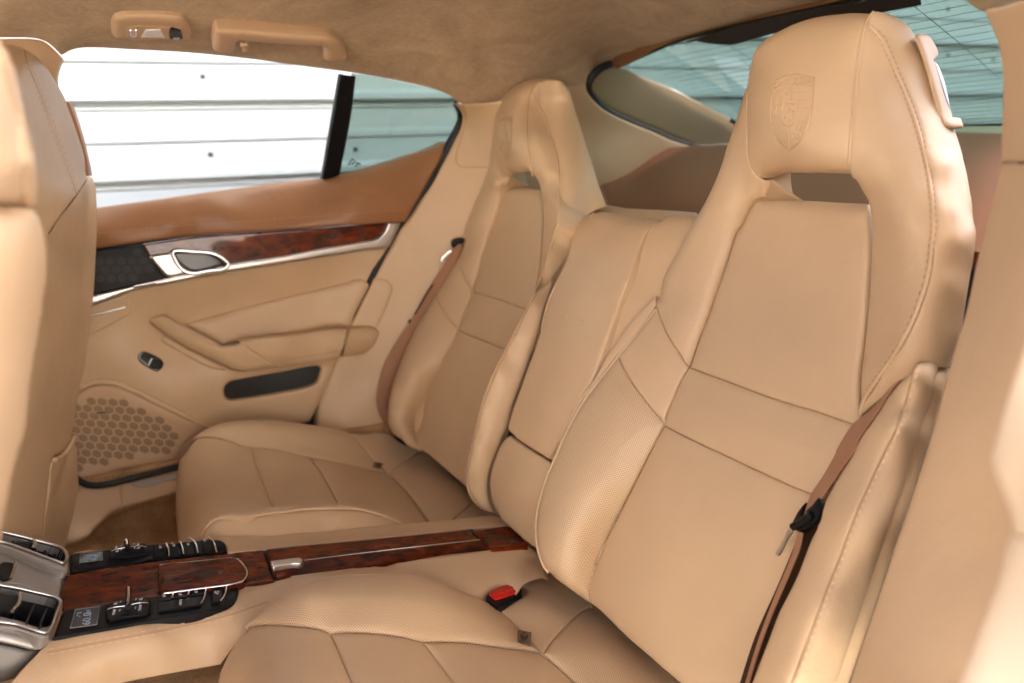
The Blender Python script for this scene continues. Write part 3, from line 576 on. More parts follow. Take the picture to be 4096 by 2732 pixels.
rk = panel('sill_cover', None, M['pad'], [(P('B3', 1250,1620, 1300,1560, 1420,1510, 1600,1480, 1760,1470, 1850,1490), .02, .014), (P('B3', 1850,1490, 1900,1750), 0, 0), (P('B3', 1900,1750, 1200,1750, 1250,1620), 0, 0)], Surf(('B3',1250,1620,'y',.33),('B3',1760,1470,'y',.30),('B3',1850,1490,'y',.27),('B3',1500,1750,'y',.27),('B3',1900,1750,'y',.23)), .03, back=(.5, 0, -1), h=14); struct(rk)
# ---- side pad by the near seat
SPd = Surf(*[(a, x, y, 'f', f) for a, x, y, f in [('M3',1700,885,.030),('M3',1420,1150,.036),('M3',1240,1420,.040),('B3',1050,230,.042),('B3',900,600,.046),('B3',680,1080,.050),('B3',495,1568,.055),('M3',1610,985,.062),('M3',1500,1350,.066),('B3',1220,420,.072),('B3',980,1050,.078),('B3',780,1565,.084),('M3',1820,930,.01),('M3',1720,1300,.015),('B3',1655,0,.020),('B3',1400,800,.02),('B3',1135,1565,.02),('B3',1330,620,.060)]], sm=1e-5)
M['gap'] = plain('painted_gap_shade', (.050, .028, .016), 1.0, spec=0.0)  # dark brown that carries the shade of the gap in its colour
pad = thing('side_bolster', 'tan leather side pad with a stitched ridge between the near seat and the door opening', 'side pad', (.55, .47, -.6))
PL = C(P('M3', 1705,882, 1640,945, 1540,1020, 1465,1090, 1420,1150, 1370,1235, 1300,1335, 1240,1420, 1175,1550), P('B3', 1120,125, 1055,232, 995,350, 960,480, 900,605, 800,860, 690,1080, 605,1300, 530,1490, 430,1760))
PRg = C(P('M3', 1640,915, 1605,1000, 1560,1150, 1490,1380), P('B3', 1412,10, 1330,180, 1220,420, 1100,740, 980,1050, 860,1370, 720,1740))
PRi = C(P('M3', 1822,932, 1790,1050, 1720,1310), P('B3', 1655,0, 1500,470, 1350,920, 1200,1370, 1070,1760))
panel('front_facet', pad, M['pad'], [(C(P('M3', 1640,915), P('M3', 1705,882)), .006, .004), (PL, .012, .009), (P('B3', 430,1760, 720,1740), 0, 0), (R(PRg), .005, .003)], SPd, .05, back=(.8, .3, -.4), h=16)
panel('outer_facet', pad, M['pad'], [(PRg, .005, .003), (P('B3', 720,1740, 1070,1760), 0, 0), (R(PRi), .02, .014), (P('M3', 1822,932, 1770,898, 1725,880, 1705,882, 1640,915), .012, .008)], SPd, .03, back=(1, .3, -.4), h=16)
stitch(pad, M['thread'], [PRg[1:]], SPd, shift=-14, off=.0, L=.004, gap=.004, r=.0009)
panel('gap_shade_strip', pad, M['gap'], [(P('B3', 890,450, 985,400), 0, 0), (P('B3', 985,400, 930,600, 810,900, 650,1250, 570,1700), 0, 0), (P('B3', 570,1700, 400,1700), 0, 0), (P('B3', 400,1700, 545,1250, 700,900, 842,560, 890,450), 0, 0)], Surf(('B3',900,450,'f',.008),('B3',980,450,'f',.008),('B3',640,1250,'f',.012),('B3',520,1250,'f',.012)), .004, h=40)  # flat dark strip painted as the shade between belt and pad
# ---- near belt
blt = thing('seat_belt', 'brown webbing seat belt with black tongue lying over the near rear seat', 'seat belt', (.6, .55, -.35))
BS = Surf(*[(a, x, y, 'f', f) for a, x, y, f in [('M3',1560,1005,.028),('M3',1240,1300,.018),('M3',1085,1520,.016),('M3',1420,1150,.028),('B3',920,290,.018),('B3',980,320,.026),('B3',870,430,.022),('B3',600,1200,.022),('B3',490,1568,.025)]], sm=1e-6)
panel('belt_webbing', blt, M['belt'], [(C(P('M3', 1600,960, 1480,1062, 1400,1150, 1330,1230, 1242,1300, 1190,1348, 1150,1405, 1085,1520), P('B3', 1090,5, 1000,172, 920,292, 890,370, 868,440)), .001, .0005), (P('B3', 868,440, 900,400, 985,330), 0, 0), (C(P('B3', 985,330, 1062,222, 1135,112, 1215,0), P('M3', 1250,1425, 1310,1335, 1380,1235, 1430,1150, 1475,1090, 1550,1020, 1640,975, 1600,960)), .001, .0005)], BS, .0016, h=12)
panel('belt_webbing', blt, M['belt'], [(P('B3', 840,548, 800,690, 745,830, 690,960, 620,1140, 550,1340, 480,1580, 440,1720), .001, .0005), (P('B3', 440,1720, 470,1720), 0, 0), (P('B3', 470,1720, 505,1580, 575,1345, 650,1140, 730,950, 790,810, 850,660, 870,560), .001, .0005), (P('B3', 870,560, 840,548), 0, 0)], BS, .0016, off=.002, h=10)
tg = panel('belt_tongue', blt, M['black'], [(P('B3', 888,350, 845,400, 815,450, 798,490, 800,520, 818,540, 842,546, 920,500, 968,462, 988,390, 990,345, 975,318, 955,338, 930,370, 895,400, 880,440, 865,440, 875,395), .006, .004)], BS, .006, off=.003, h=8)
panel('tongue_blade', blt, M['satin'], [(P('B3', 782,540, 805,548, 770,610, 712,712, 695,705, 740,620), .001, .0005)], BS, .002, off=.004, h=8)
MB().tube(on(BS, smooth(P('B3', 826,528, 870,508, 925,472, 955,445), 6), .005), .0042, False, 10).build('tongue_bar', M['black'], tg, angle=60)
# ---- far belt
bl2 = thing('seat_belt', 'brown webbing seat belt running down between the far rear seat and its door', 'seat belt', (.6, 1.76, -.3))
BS2 = Surf(*[(a, x, y, 'y', v) for a, x, y, v in [('M2',900,110,1.725),('M2',640,530,1.752),('M2',440,850,1.762),('M2',345,1180,1.760),('M2',420,1380,1.756),('M2',470,980,1.757),('M2',560,760,1.755)]])
panel('belt_webbing', bl2, M['belt'], [(P('M2', 880,120, 800,260, 720,385, 650,500, 580,635, 505,745, 440,850, 390,960, 357,1080, 346,1180, 360,1260, 395,1330, 440,1410), .001, .0005), (P('M2', 440,1410, 500,1430), 0, 0), (P('M2', 500,1430, 440,1330, 425,1200, 450,1080, 490,960, 530,860, 580,760, 640,640, 700,530, 760,440, 830,330, 905,190, 915,120), .001, .0005), (P('M2', 915,120, 880,120), 0, 0)], BS2, .0016, off=.004, h=10)
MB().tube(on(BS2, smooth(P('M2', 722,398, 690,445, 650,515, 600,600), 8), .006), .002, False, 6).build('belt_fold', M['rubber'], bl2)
panel('belt_guide', bl2, M['black'], [(P('M2', 850,112, 862,98, 905,86, 930,90, 925,120, 895,125, 865,152, 850,145), .004, .003)], BS2, .02, off=.010, h=8)
panel('tongue_blade', bl2, M['satin'], [(P('M2', 772,235, 780,220, 845,165, 852,172, 800,225, 800,240, 785,250), .001, .0005)], BS2, .002, off=.012, h=8)
panel('belt_keeper', bl2, M['rubber'], [(P('M2', 556,655, 570,630, 578,636, 564,662), .001, .0005)], BS2, .004, off=.008, h=8)
# ---- far sill and kick trim
SL = Surf(*[(a, x, y, 'y', v) for a, x, y, v in [('B1',527,215,1.74),('B1',1170,125,1.74),('B1',810,230,1.74),('B1',820,380,1.70),('B1',1150,290,1.70),('B1',470,620,1.60),('B1',400,300,1.72),('B1',620,560,1.62)]])
sl1 = panel('door_sill', None, M['plastic'], [(C(P('B1', 300,150, 527,213, 620,246, 720,240, 812,226)), .004, .002), (P('B1', 812,226, 812,300, 822,382), .003, .002), (P('B1', 822,382, 760,410, 700,460, 640,520, 580,575, 500,612, 430,630), .015, .01), (P('B1', 430,630, 300,500, 300,150), 0, 0)], SL, .04, back=(0, 1, -.6), h=12); struct(sl1)
sl2 = panel('door_sill', None, M['plastic'], [(P('B1', 812,226, 1000,185, 1250,120), .004, .002), (P('B1', 1250,120, 1250,270), 0, 0), (P('B1', 1250,270, 1100,305, 950,345, 822,382), .012, .008), (P('B1', 822,382, 812,300, 812,226), .003, .002)], SL, .04, back=(0, 1, -.6), h=12); struct(sl2)
plate('scuff_plate', sl2, M['scuff'], P('B1', 875,228, 960,205, 1100,178, 1250,150, 1250,178, 1100,215, 1010,246, 910,248), SL, .003, .003, .001, .0006, h=10)
ss = MB(); ss.tube(on(SL, smooth(C(P('B1', 300,60, 480,170, 530,212, 575,238, 630,247, 720,238, 850,205, 1000,168, 1250,108)), 8), .004), .0065, False, 8).build('sill_seal', M['rubber'], sl1, angle=60)
# ---- map light and grab handle
lt = thing('courtesy_light', 'tan map light unit with clear lens and black switch on the suede headlining', 'ceiling light', (.05, 1.5, .26))
panel('lamp_housing', lt, M['plastic'], [(P('T1', 745,170, 748,125, 765,92, 800,78, 900,72, 1050,73, 1160,79, 1220,92, 1255,122, 1278,172, 1281,222, 1262,240, 1100,239, 900,236, 775,232, 752,212), .014, .010)], HS, .02, off=.014, h=10)
pl = plate('lamp_plate', lt, M['plastic'], P('T1', 850,152, 1140,146, 1225,150, 1232,226, 1100,226, 855,222), HS, .0155, .004, .002, .001, h=10)
plate('lamp_button', pl, M['chrome'], segs_poly(P('T1', 865,160, 912,158, 916,206, 868,208)), HS, .018, .004, .003, .002, h=6)
plate('lamp_lens', pl, M['clear'], segs_poly(P('T1', 972,158, 1076,157, 1106,212, 940,210)), HS, .0175, .004, .003, .002, h=6)
kb = plate('lamp_switch', pl, M['gloss'], P('T1', 1138,150, 1185,150, 1208,160, 1218,185, 1223,221, 1180,222, 1138,221), HS, .018, .004, .002, .001, h=6)
lg = MB(); lg.tube(on(HS, P('T1', 1155,186, 1195,184, 1178,200, 1170,190), .0185), .0005, False, 5).build('switch_symbol', M['white'], kb)
gh2 = thing('grab_handle', 'curved tan grab handle with a small coat hook fixed above the far window', 'grab handle', (.25, 1.55, .24))
class Off:
    def __init__(s, surf, o): s.s, s.o, s.uv = surf, o, surf.uv
    def pts(s, q): q = np.asarray(q, float).reshape(-1, 2); return s.s.pts(q) + s.s.nrm(q) * s.o
    def nrm(s, q): return s.s.nrm(q)
HSH = Off(HS, .030)
panel('handle_grip', gh2, M['plastic'], [(P('T1', 1414,232, 1412,180, 1420,118, 1440,97, 1475,94, 1620,102, 1900,126, 2140,150, 2205,162, 2250,190, 2295,245, 2312,295, 2303,317, 2260,322, 2190,321, 2163,308, 2160,275, 2166,245, 2145,222, 2050,212, 1850,196, 1640,179, 1590,179, 1570,195, 1562,245, 1545,258, 1500,258, 1432,250), .014, .011)], HSH, .03, h=9)
piping('grip_joint', gh2, M['thread_dark'], P('T1', 1622,104, 1618,140, 1620,176), HSH, .0006, -.0006); piping('grip_joint', gh2, M['thread_dark'], P('T1', 2142,154, 2134,185, 2136,216), HSH, .0006, -.0006)
panel('coat_hook', gh2, M['plastic'], [(P('T1', 1596,188, 1650,184, 1653,225, 1645,234, 1618,236, 1610,205, 1598,202), .004, .003)], HSH, .012, off=.004, h=8)
# ================================================================== NEAR REAR SEAT
seat = thing('rear_seat', 'tan leather rear seat nearest the camera, crest embossed large on its headrest', 'car seat', (.5, .73, -.75), 'rear bucket seats')
HL = P('T3', 575,250, 545,320, 520,400, 500,500, 490,650, 487,800, 490,930, 500,1060, 520,1130, 560,1185, 600,1212, 640,1222)       # left headrest seam, downwards
HTOP = P('T3', 1400,55, 1300,42, 1200,40, 1100,45, 1000,58, 900,80, 800,115, 700,165, 620,210, 575,250)
HR = P('T3', 1200,1218, 1182,1170, 1175,1100, 1180,1000, 1195,850, 1215,650, 1235,450, 1255,300, 1275,200, 1300,130, 1340,80, 1400,55)  # right seam, upwards
HB = P('T3', 640,1222, 680,1205, 740,1197, 850,1200, 1000,1208, 1100,1212, 1170,1215, 1200,1218)
CREST = C(P('T3', 1340,80, 1322,120, 1325,175, 1360,215, 1405,275, 1450,380, 1500,500, 1550,620, 1600,750, 1640,880, 1675,1020, 1710,1180, 1730,1330, 1740,1450),
          P('M3', 1742,40, 1730,120, 1715,250, 1690,380, 1640,530, 1580,680, 1500,830, 1400,980, 1320,1095, 1265,1190, 1243,1290))          # outer stitched seam
IR = C(P('T3', 1283,1360, 1300,1430, 1304,1520), P('M3', 1310,60, 1305,200, 1295,400, 1280,600, 1260,800, 1240,950, 1232,1100, 1235,1230, 1243,1290))  # right border of insert
IL = C(P('T3', 600,1332, 545,1350, 510,1390, 480,1450, 450,1520), P('M3', 420,40, 400,90, 350,250, 290,420, 220,620, 170,750, 120,900, 102,955))
ITOP = P('T3', 600,1332, 750,1335, 900,1340, 1050,1350, 1200,1357, 1283,1360)
SEAM1 = P('M3', 102,955, 250,1010, 400,1065, 600,1140, 800,1205, 950,1250, 1080,1295, 1200,1338, 1300,1375)
IM = P('F', 1580.5,844, 1560,880, 1545,915, 1530,950, 1525,977)
SEAM2 = C(P('F', 1525,977, 1600,1015, 1700,1062), P('B3', 750,225, 880,280, 1010,335))
GL = C(P('F', 1525,977), P('B2', 2130,120, 2060,260, 1980,420, 1900,580, 1840,720, 1800,820, 1780,900, 1773,960, 1777,1010, 1790,1040))
JUN = P('B2', 1790,1040, 1850,1090, 1950,1190, 2050,1285, 2150,1370, 2250,1460, 2351,1545, 2430,1610)
WSEAM = C(P('M2', 2225,470, 2226,530, 2240,600, 2270,680, 2310,760, 2355,830), P('M3', 45,880, 75,920, 102,955))  # lower border of the inner wing
WSIL = C(P('T3', 575,250, 545,320, 520,395, 490,500, 455,600, 420,700, 390,800, 355,900, 320,1000, 290,1100, 250,1200, 200,1310, 130,1440, 60,1568), P('M2', 2352,155, 2305,230, 2265,300, 2237,380, 2225,470))
SHL = P('M2', 2226,535, 2182,605, 2110,690, 2040,780, 1965,870)
BSEAM = P('M2', 1965,870, 2000,950, 2050,1040, 2120,1140, 2200,1240, 2275,1325)
BL = C(P('M2', 1965,870, 1900,950, 1830,1040, 1760,1130, 1700,1220, 1640,1330, 1590,1430, 1550,1530), P('B2', 1535,50, 1510,100, 1470,200, 1440,300, 1415,400, 1405,500, 1408,600, 1425,700, 1455,780, 1490,830))
BBOT = P('B2', 1490,830, 1550,890, 1640,950, 1720,1000, 1790,1040)
SF = Surf(*[(k, x, y, 'f', f) for k, x, y, f in [
    ('T3',575,250,.108),('T3',800,115,.104),('T3',1100,45,.098),('T3',1400,55,.100),('T3',520,390,.108),('T3',490,650,.103),('T3',490,930,.088),('T3',560,1185,.060),('T3',640,1222,.050),
    ('T3',850,400,.120),('T3',850,750,.124),('T3',880,1000,.110),('T3',900,1195,.082),('T3',1275,200,.110),('T3',1215,650,.112),('T3',1180,1000,.104),('T3',1182,1200,.082),
    ('T3',1283,1360,.056),('T3',1303,1568,.040),('M3',1295,400,.020),('M3',1260,800,.004),('M3',1243,1290,-.006),
    ('T3',1350,205,.100),('T3',1450,380,.088),('T3',1550,620,.078),('T3',1640,880,.072),('T3',1710,1180,.070),('T3',1740,1500,.072),('M3',1715,250,.072),('M3',1640,530,.068),('M3',1500,830,.056),('M3',1320,1090,.022),
    ('T3',1350,700,.104),('T3',1400,1000,.096),('T3',1480,1300,.086),('T3',1540,1500,.080),('M3',1520,300,.060),('M3',1450,600,.046),('M3',1350,900,.024),
    ('T3',490,500,.092),('T3',420,700,.078),('T3',355,900,.066),('T3',290,1100,.056),('T3',200,1310,.048),('T3',60,1568,.038),('M2',2225,480,.026),
    ('T3',600,1330,.036),('T3',480,1450,.028),('M3',350,250,.014),('M3',170,750,.004),('M3',102,950,.000),('T3',400,1150,.062),('T3',330,1380,.050),('M3',100,300,.032),('M3',60,600,.022),
    ('M2',1965,870,.036),('F',1525,977,.000),('M2',2200,900,.024),('F',1550,900,.003),
    ('M2',1830,1040,.044),('M2',1700,1220,.052),('M2',1590,1430,.058),('B2',1510,100,.061),('B2',1440,300,.063),('B2',1405,500,.062),('B2',1425,700,.054),('B2',1490,830,.040),
    ('B2',2130,120,-.003),('B2',1980,420,-.007),('B2',1840,720,-.012),('B2',1775,1000,-.018),('M2',2020,1200,.034),('B2',1780,300,.040),('B2',1640,600,.046),('B2',1620,840,.030)]], sm=1e-5)
SI = Surf(*[(k, x, y, 'f', f) for k, x, y, f in [('M3',105,955,.0),('M3',1245,1297,.0),('T3',600,1332,.026),('T3',1283,1360,.028),('T3',950,1345,.020),('M3',700,500,.000),('M3',300,400,.008),('M3',1290,400,.014),('M3',650,1150,-.004),
    ('F',1525,977,.0),('F',1860,1132,.0),('F',1690,1060,-.004),('B2',1790,1040,-.018),('B2',2351,1545,-.022),('B2',2130,120,-.003),('B2',1900,580,-.008),('F',1700,1300,-.012),('F',1780,1300,-.010)]], sm=1e-5)
SD = Surf(*([(k, x, y, 'f', f) for k, x, y, f in [('T3',1400,55,.100),('T3',1350,205,.100),('T3',1450,380,.088),('T3',1550,620,.078),('T3',1640,880,.072),('T3',1710,1180,.070),('T3',1740,1500,.072),('M3',1715,250,.072),('M3',1640,530,.068),('M3',1500,830,.056),('M3',1320,1090,.022),('M3',1243,1290,-.006),
    ('T3',1530,90,.078),('T3',1670,240,.045),('T3',1640,420,.062),('T3',1800,600,.030),('T3',1790,860,.045),('T3',1925,870,-.005),('T3',1850,1100,.048),('T3',1980,1060,-.015),('T3',1890,1400,.050),('T3',2055,1420,-.020),('M3',2070,0,-.012),('M3',1900,100,.052),('M3',2030,300,-.008),('M3',1850,400,.048),('M3',1960,600,.0),('M3',1720,700,.050),('M3',1860,930,.0),('M3',1560,950,.040)]]), sm=1e-5)
s_ = (.005, .0032); r_ = (.03, .018)
hd = panel('headrest', seat, M['hide'], [(HTOP, .035, .024), (HL, *s_), (HB, .035, .026), (HR, *s_)], SF, .07, back='view', bulge=.004)
wing = panel('inner_wing', seat, M['hide'], [(WSIL, .03, .016), (WSEAM, *s_), (R(IL), .02, .010), (C(P('T3', 600,1332, 620,1290, 640,1240), HL[-1:]), .014, .010), (R(HL), *s_)], SF, .085, back=-SN)
wout = panel('outer_wing', seat, M['hide'], [(C(HR[:-1], P('T3', 1340,80)), *s_), (CREST, .004, .002), (R(IR), .016, .010), (C(P('T3', 1283,1360, 1272,1335, 1250,1300, 1225,1255), HR[:1]), .014, .010)], SF, .05, back=-SN)
side = panel('outer_side', seat, M['hide'], [(R(CREST), .004, .002), (C(P('M3', 1243,1290, 1330,1210, 1420,1140, 1520,1070, 1620,985, 1750,960, 1900,960)), 0, 0),
    (C(P('M3', 1900,960, 1960,800, 2010,500, 2050,250, 2072,60), P('T3', 2063,1500, 2050,1420, 2030,1300, 2010,1180, 1980,1060, 1950,950, 1925,870, 1870,700, 1800,500, 1740,360, 1690,265, 1640,190, 1600,140, 1530,92, 1470,65, 1400,55)), .03, .016), (P('T3', 1400,55, 1340,80), *s_)], SD, .03, back='view')
up = panel('backrest_insert', seat, M['emb'], [(ITOP, .02, .012), (IR, .008, .006), (P('M3', 1243,1290, 1275,1340, 1300,1375), 0, 0), (R(SEAM1), *s_), (R(IL), .008, .006)], SI, .05, back=-SN, bulge=.006)
mid = panel('backrest_insert', seat, M['emb'], [(SEAM1, *s_), (C(SEAM1[-1:], P('M3', 1200,1480), SEAM2[-1:]), 0, 0), (R(SEAM2), *s_), (R(IM), *s_)], SI, .04, back=-SN, bulge=.006)
low = panel('backrest_insert', seat, M['emb'], [(SEAM2, *s_), (C(SEAM2[-1:], P('B3', 930,520, 820,800, 700,1050, 560,1450, 470,1740, 150,1720), JUN[-1:]), 0, 0), (R(JUN), .012, .008), (R(GL), *s_)], SI, .05, back=-SN, bulge=.008)
sh = panel('shoulder', seat, M['hide'], [(WSEAM[1:], *s_), (IM, *s_), (R(BSEAM), .005, .003), (R(SHL), .010, .007)], SF, .05, back=-SN, bulge=.003)
bol = panel('backrest_bolster', seat, M['perf'], [(BSEAM, .005, .003), (GL[0:], *s_), (R(BBOT), .02, .014), (R(BL), .014, .009)], SF, .06, back=-SN, bulge=.006)
# the narrow gusset beyond the piping
GUS = C(P('M2', 2222,470, 2160,535, 2080,615, 2000,715, 1935,810, 1885,880, 1845,960, 1800,1035, 1740,1110, 1680,1200, 1600,1370, 1560,1470, 1540,1540))
SG = Surf(*[(k, x, y, 'f', f) for k, x, y, f in [('M2',2226,535,.022),('M2',1965,870,.034),('M2',1760,1130,.046),('M2',1590,1430,.056),('M2',2222,470,.024),('M2',2080,615,.031),('M2',1935,810,.037),('M2',1800,1035,.044),('M2',1680,1200,.050)]])
gus = panel('backrest_gusset', seat, M['hide'], [(C(SHL, BL[1:8]), .004, .003), (R(GUS), .006, .004)], SG, .05, back=-SN)
for q, r, o in ((C(HR[2:-1], P('T3', 1340,82)), .0024, -.0009), (C(R(SHL[1:]), P('M2', 2210,560))[::-1], .0018, -.003), (BL, .0024, -.004)):
    piping('piping', seat, M['pipe'], q, SF, r, o)
ridge = MB(); ridge.tube(on(SF, smooth(CREST[2:], 8), -.0012), .0026, False, 8); ridge.build('wing_seam', M['pipe'], seat, angle=60)
stitch(seat, M['thread_dark'], [CREST[3:-1]], SF, shift=-11, off=.0008)
stitch(seat, M['thread_dark'], [CREST[3:-1]], SD, shift=11, off=.0008)
stitch(seat, M['thread'], [WSEAM], SF, shift=-9, off=-.0008)
stitch(seat, M['thread'], [WSEAM], SF, shift=9, off=-.0008)
stitch(seat, M['thread'], [HL[6:]], SF, shift=7, off=-.001)
stitch(seat, M['thread'], [HR[2:-2]], SF, shift=-9, off=-.0005)
stitch(seat, M['thread'], [C(SHL, BL[1:])], SF, shift=6, off=-.004)
stitch(seat, M['thread'], [BSEAM], SF, shift=6, off=-.0005)
# ---- cushion
CP = C(P('B1', 1640,1182, 1700,1110, 1780,1040, 1880,970, 1990,910, 2120,860, 2240,845), P('B2', 0,850, 100,835, 220,828, 400,824, 550,830, 700,855, 850,905, 980,965, 1090,1020, 1160,1060, 1230,1120, 1310,1200, 1360,1260, 1420,1320, 1468,1363))
CI = C(P('B1', 1640,1182, 1700,1172, 1850,1165, 2000,1175, 2130,1190, 2200,1212), P('B2', 40,1222, 150,1215, 300,1220, 450,1235, 560,1255, 660,1278, 800,1280, 950,1285, 1100,1305, 1250,1325, 1400,1345, 1468,1363))
CSIL = P('B1', 1640,1182, 1590,1220, 1540,1290, 1490,1370, 1455,1450, 1430,1520, 1420,1600, 1425,1720, 1440,1800)
SA = P('B2', 40,1222, 90,1330, 140,1450, 190,1565, 225,1680, 240,1800)
SB_ = P('B2', 660,1278, 720,1360, 790,1450, 870,1565, 950,1700, 1000,1800)
SCn = P('B2', 1468,1363, 1530,1420, 1600,1480, 1680,1560, 1760,1640, 1900,1800)
k = 'k'
SK = Surf(*[(a, x, y, k, f) for a, x, y, k, f in [('B1',1640,1182,'y',.94),('B1',1880,970,'y',.955),('B1',2240,845,'y',.957),('B2',400,824,'y',.957),('B2',700,855,'y',.957),('B2',980,965,'y',.953),('B2',1160,1060,'y',.95),('B2',1310,1200,'y',.91),('B2',1468,1363,'y',.84),
    ('B1',2000,1175,'y',.872),('B2',40,1222,'y',.852),('B2',300,1220,'y',.85),('B2',660,1278,'y',.85),('B2',950,1285,'y',.86),('B2',1250,1325,'y',.855),('B2',400,1020,'y',.893),('B2',800,1080,'y',.895),('B2',1100,1190,'y',.89),('B1',2100,1010,'y',.90),
    ('B1',1455,1450,'y',.92),('B1',1425,1565,'y',.905),('B1',1420,1680,'y',.89),('B1',1700,1350,'y',.868),('B1',2000,1450,'k',.004),('B2',190,1565,'k',-.006),('B2',870,1565,'k',-.042),('B2',1680,1560,'k',-.075),('B2',500,1500,'k',-.020),('B2',1300,1500,'k',-.058),('B1',1800,1750,'k',.004),('B2',1000,1780,'k',-.04)]], sm=1e-5, uv=((1, 0, .2), (0, 1, 0)))
cb = panel('cushion_bolster', seat, M['perf'], [(CP, .010, .007), (R(CI), .012, .009)], SK, .06, back=(0, .2, -1), bulge=.008)
c1 = panel('cushion_panel', seat, M['emb'], [(CI[:7], .012, .008), (SA, .012, .006), (P('B2', 240,1800, 100,1830), 0, 0), (C(P('B1', 2000,1840), R(CSIL)), .035, .022)], SK, .10, back=(0, .3, -1), bulge=.004)
c2 = panel('cushion_panel', seat, M['emb'], [(CI[6:12], .012, .008), (SB_, .012, .006), (P('B2', 1000,1800, 600,1830, 240,1800), 0, 0), (R(SA), .012, .006)], SK, .10, back=(0, 0, -1), bulge=.006)
c3 = panel('cushion_panel', seat, M['emb'], [(CI[11:], .012, .008), (SCn, .012, .008), (P('B2', 1900,1800, 1400,1830, 1000,1800), 0, 0), (R(SB_), .012, .006)], SK, .10, back=(0, 0, -1), bulge=.006)
PT = P('B2', 1468,1363, 1480,1350, 1520,1290, 1590,1210, 1680,1120, 1740,1075, 1800,1052)
JUNC = P('B2', 1800,1052, 1870,1085, 1970,1170, 2070,1265, 2170,1350, 2270,1440, 2370,1525, 2450,1595)
SP = Surf(*[(a, x, y, 'k', f) for a, x, y, f in [('B2',1468,1363,-.058),('B2',1680,1120,-.058),('B2',1800,1052,-.064),('B2',2050,1260,-.066),('B2',2351,1510,-.07),('B2',1680,1560,-.075),('B2',1900,1350,-.060),('B2',2100,1560,-.066)]], sm=1e-5, uv=((1, 0, .2), (0, 1, 0)))
c4 = panel('cushion_rear_panel', seat, M['perf'], [(PT, .006, .004), (JUNC, .03, .01), (C(JUNC[-1:], P('B2', 2500,1750), SCn[-1:]), 0, 0), (R(SCn), .010, .008)], SP, .05, back=(0, 0, -1), bulge=.006)
SQ = Surf(*[(a, x, y, k, f) for a, x, y, k, f in [('B2',1160,1060,'y',.95),('B2',1310,1200,'y',.91),('B2',1468,1363,'y',.84),('B2',1330,875,'k',-.052),('B2',1490,845,'k',-.055),('B2',1790,1040,'k',-.064),('B2',1640,950,'k',-.060),('B2',1680,1120,'k',-.058),('B2',1480,1050,'k',-.050)]], sm=1e-5, uv=((1, 0, .2), (0, 1, 0)))
cq = panel('cushion_gusset', seat, M['hide'], [(C(P('B2', 1182,1060, 1230,1034, 1290,1002, 1345,965, 1360,937, 1325,902, 1330,876)), .008, .006), (P('B2', 1330,876, 1350,858, 1450,838, 1510,808), .006, .004), (P('B2', 1510,808, 1590,865, 1670,920, 1750,980, 1800,1052), 0, 0), (R(PT), .006, .004), (C(R(CP)[:6], P('B2', 1182,1060)), 0, 0)], SQ, .04, back=(0, 0, -1), bulge=.002)
piping('cushion_piping', seat, M['pipe'], CP, SK, .0026, -.004)
stitch(seat, M['thread'], [PT], SQ, shift=-7, off=.0)
# ================================================================== FAR REAR SEAT
seat2 = thing('rear_seat', 'far tan leather rear seat beside the door, brown belt at its outer edge', 'car seat', (.5, 1.49, -.75), 'rear bucket seats')
FL = P('T2', 1117,900, 1125,1000, 1145,1080, 1165,1140, 1200,1182, 1240,1192)
FSILH = P('T2', 1570,545, 1510,521, 1450,513, 1380,520, 1300,545, 1230,580, 1180,620, 1150,665, 1135,720, 1128,780, 1121,850, 1117,900)
FR = P('T2', 1400,1178, 1385,1130, 1370,1060, 1358,950, 1355,850, 1360,720, 1370,640, 1395,590, 1440,556, 1500,541, 1570,545)
FB = P('T2', 1240,1192, 1260,1180, 1310,1173, 1360,1172, 1400,1178)
FCR = C(P('T2', 1440,556, 1400,590, 1390,615, 1405,650, 1440,720, 1480,800, 1510,900, 1540,1000, 1560,1100, 1568,1200, 1570,1300, 1566,1450), P('M2', 1556,10, 1545,40, 1525,110, 1490,230, 1450,350, 1420,430, 1402,468))
FIR = C(P('T2', 1440,1268, 1447,1320, 1455,1400, 1458,1500), P('M2', 1457,40, 1450,150, 1440,270, 1422,380, 1402,468))
FIL = C(P('T2', 1205,1263, 1180,1310, 1150,1400, 1120,1500), P('M2', 1100,40, 1065,150, 1040,250, 1010,360, 985,432))
FTOP = P('T2', 1205,1263, 1240,1258, 1330,1257, 1440,1268)
FS1 = P('M2', 985,432, 1000,454, 1060,470, 1150,495, 1250,530, 1345,562, 1400,585)
FIM = P('M2', 985,432, 982,470, 970,505, 940,570, 910,640, 893,705)
FS2 = P('M2', 893,705, 980,745, 1080,785, 1195,835, 1260,865)
FGL = P('M2', 893,705, 850,800, 800,890, 750,990, 700,1090, 650,1200, 620,1280, 605,1350, 603,1420, 615,1470, 640,1500)
FJ = C(P('M2', 640,1500), P('B2', 720,60, 800,130, 870,190, 935,243, 1000,300))
FWL = C(P('T2', 1117,900, 1105,1000, 1095,1080, 1080,1150, 1055,1220, 1030,1280, 1000,1350, 965,1430, 930,1520), P('M2', 913,60, 903,110, 899,170))
FWS = P('M2', 899,170, 905,260, 925,325, 950,372, 985,432)
FSL = P('M2', 899,170, 850,265, 800,345, 730,452)
FBS = P('M2', 730,452, 770,530, 820,620, 893,705)
FBL = P('M2', 730,452, 680,540, 620,640, 560,760, 510,870, 470,980, 435,1090, 415,1200, 408,1290, 415,1350, 440,1400)
FBB = P('M2', 440,1400, 500,1445, 560,1478, 640,1500)
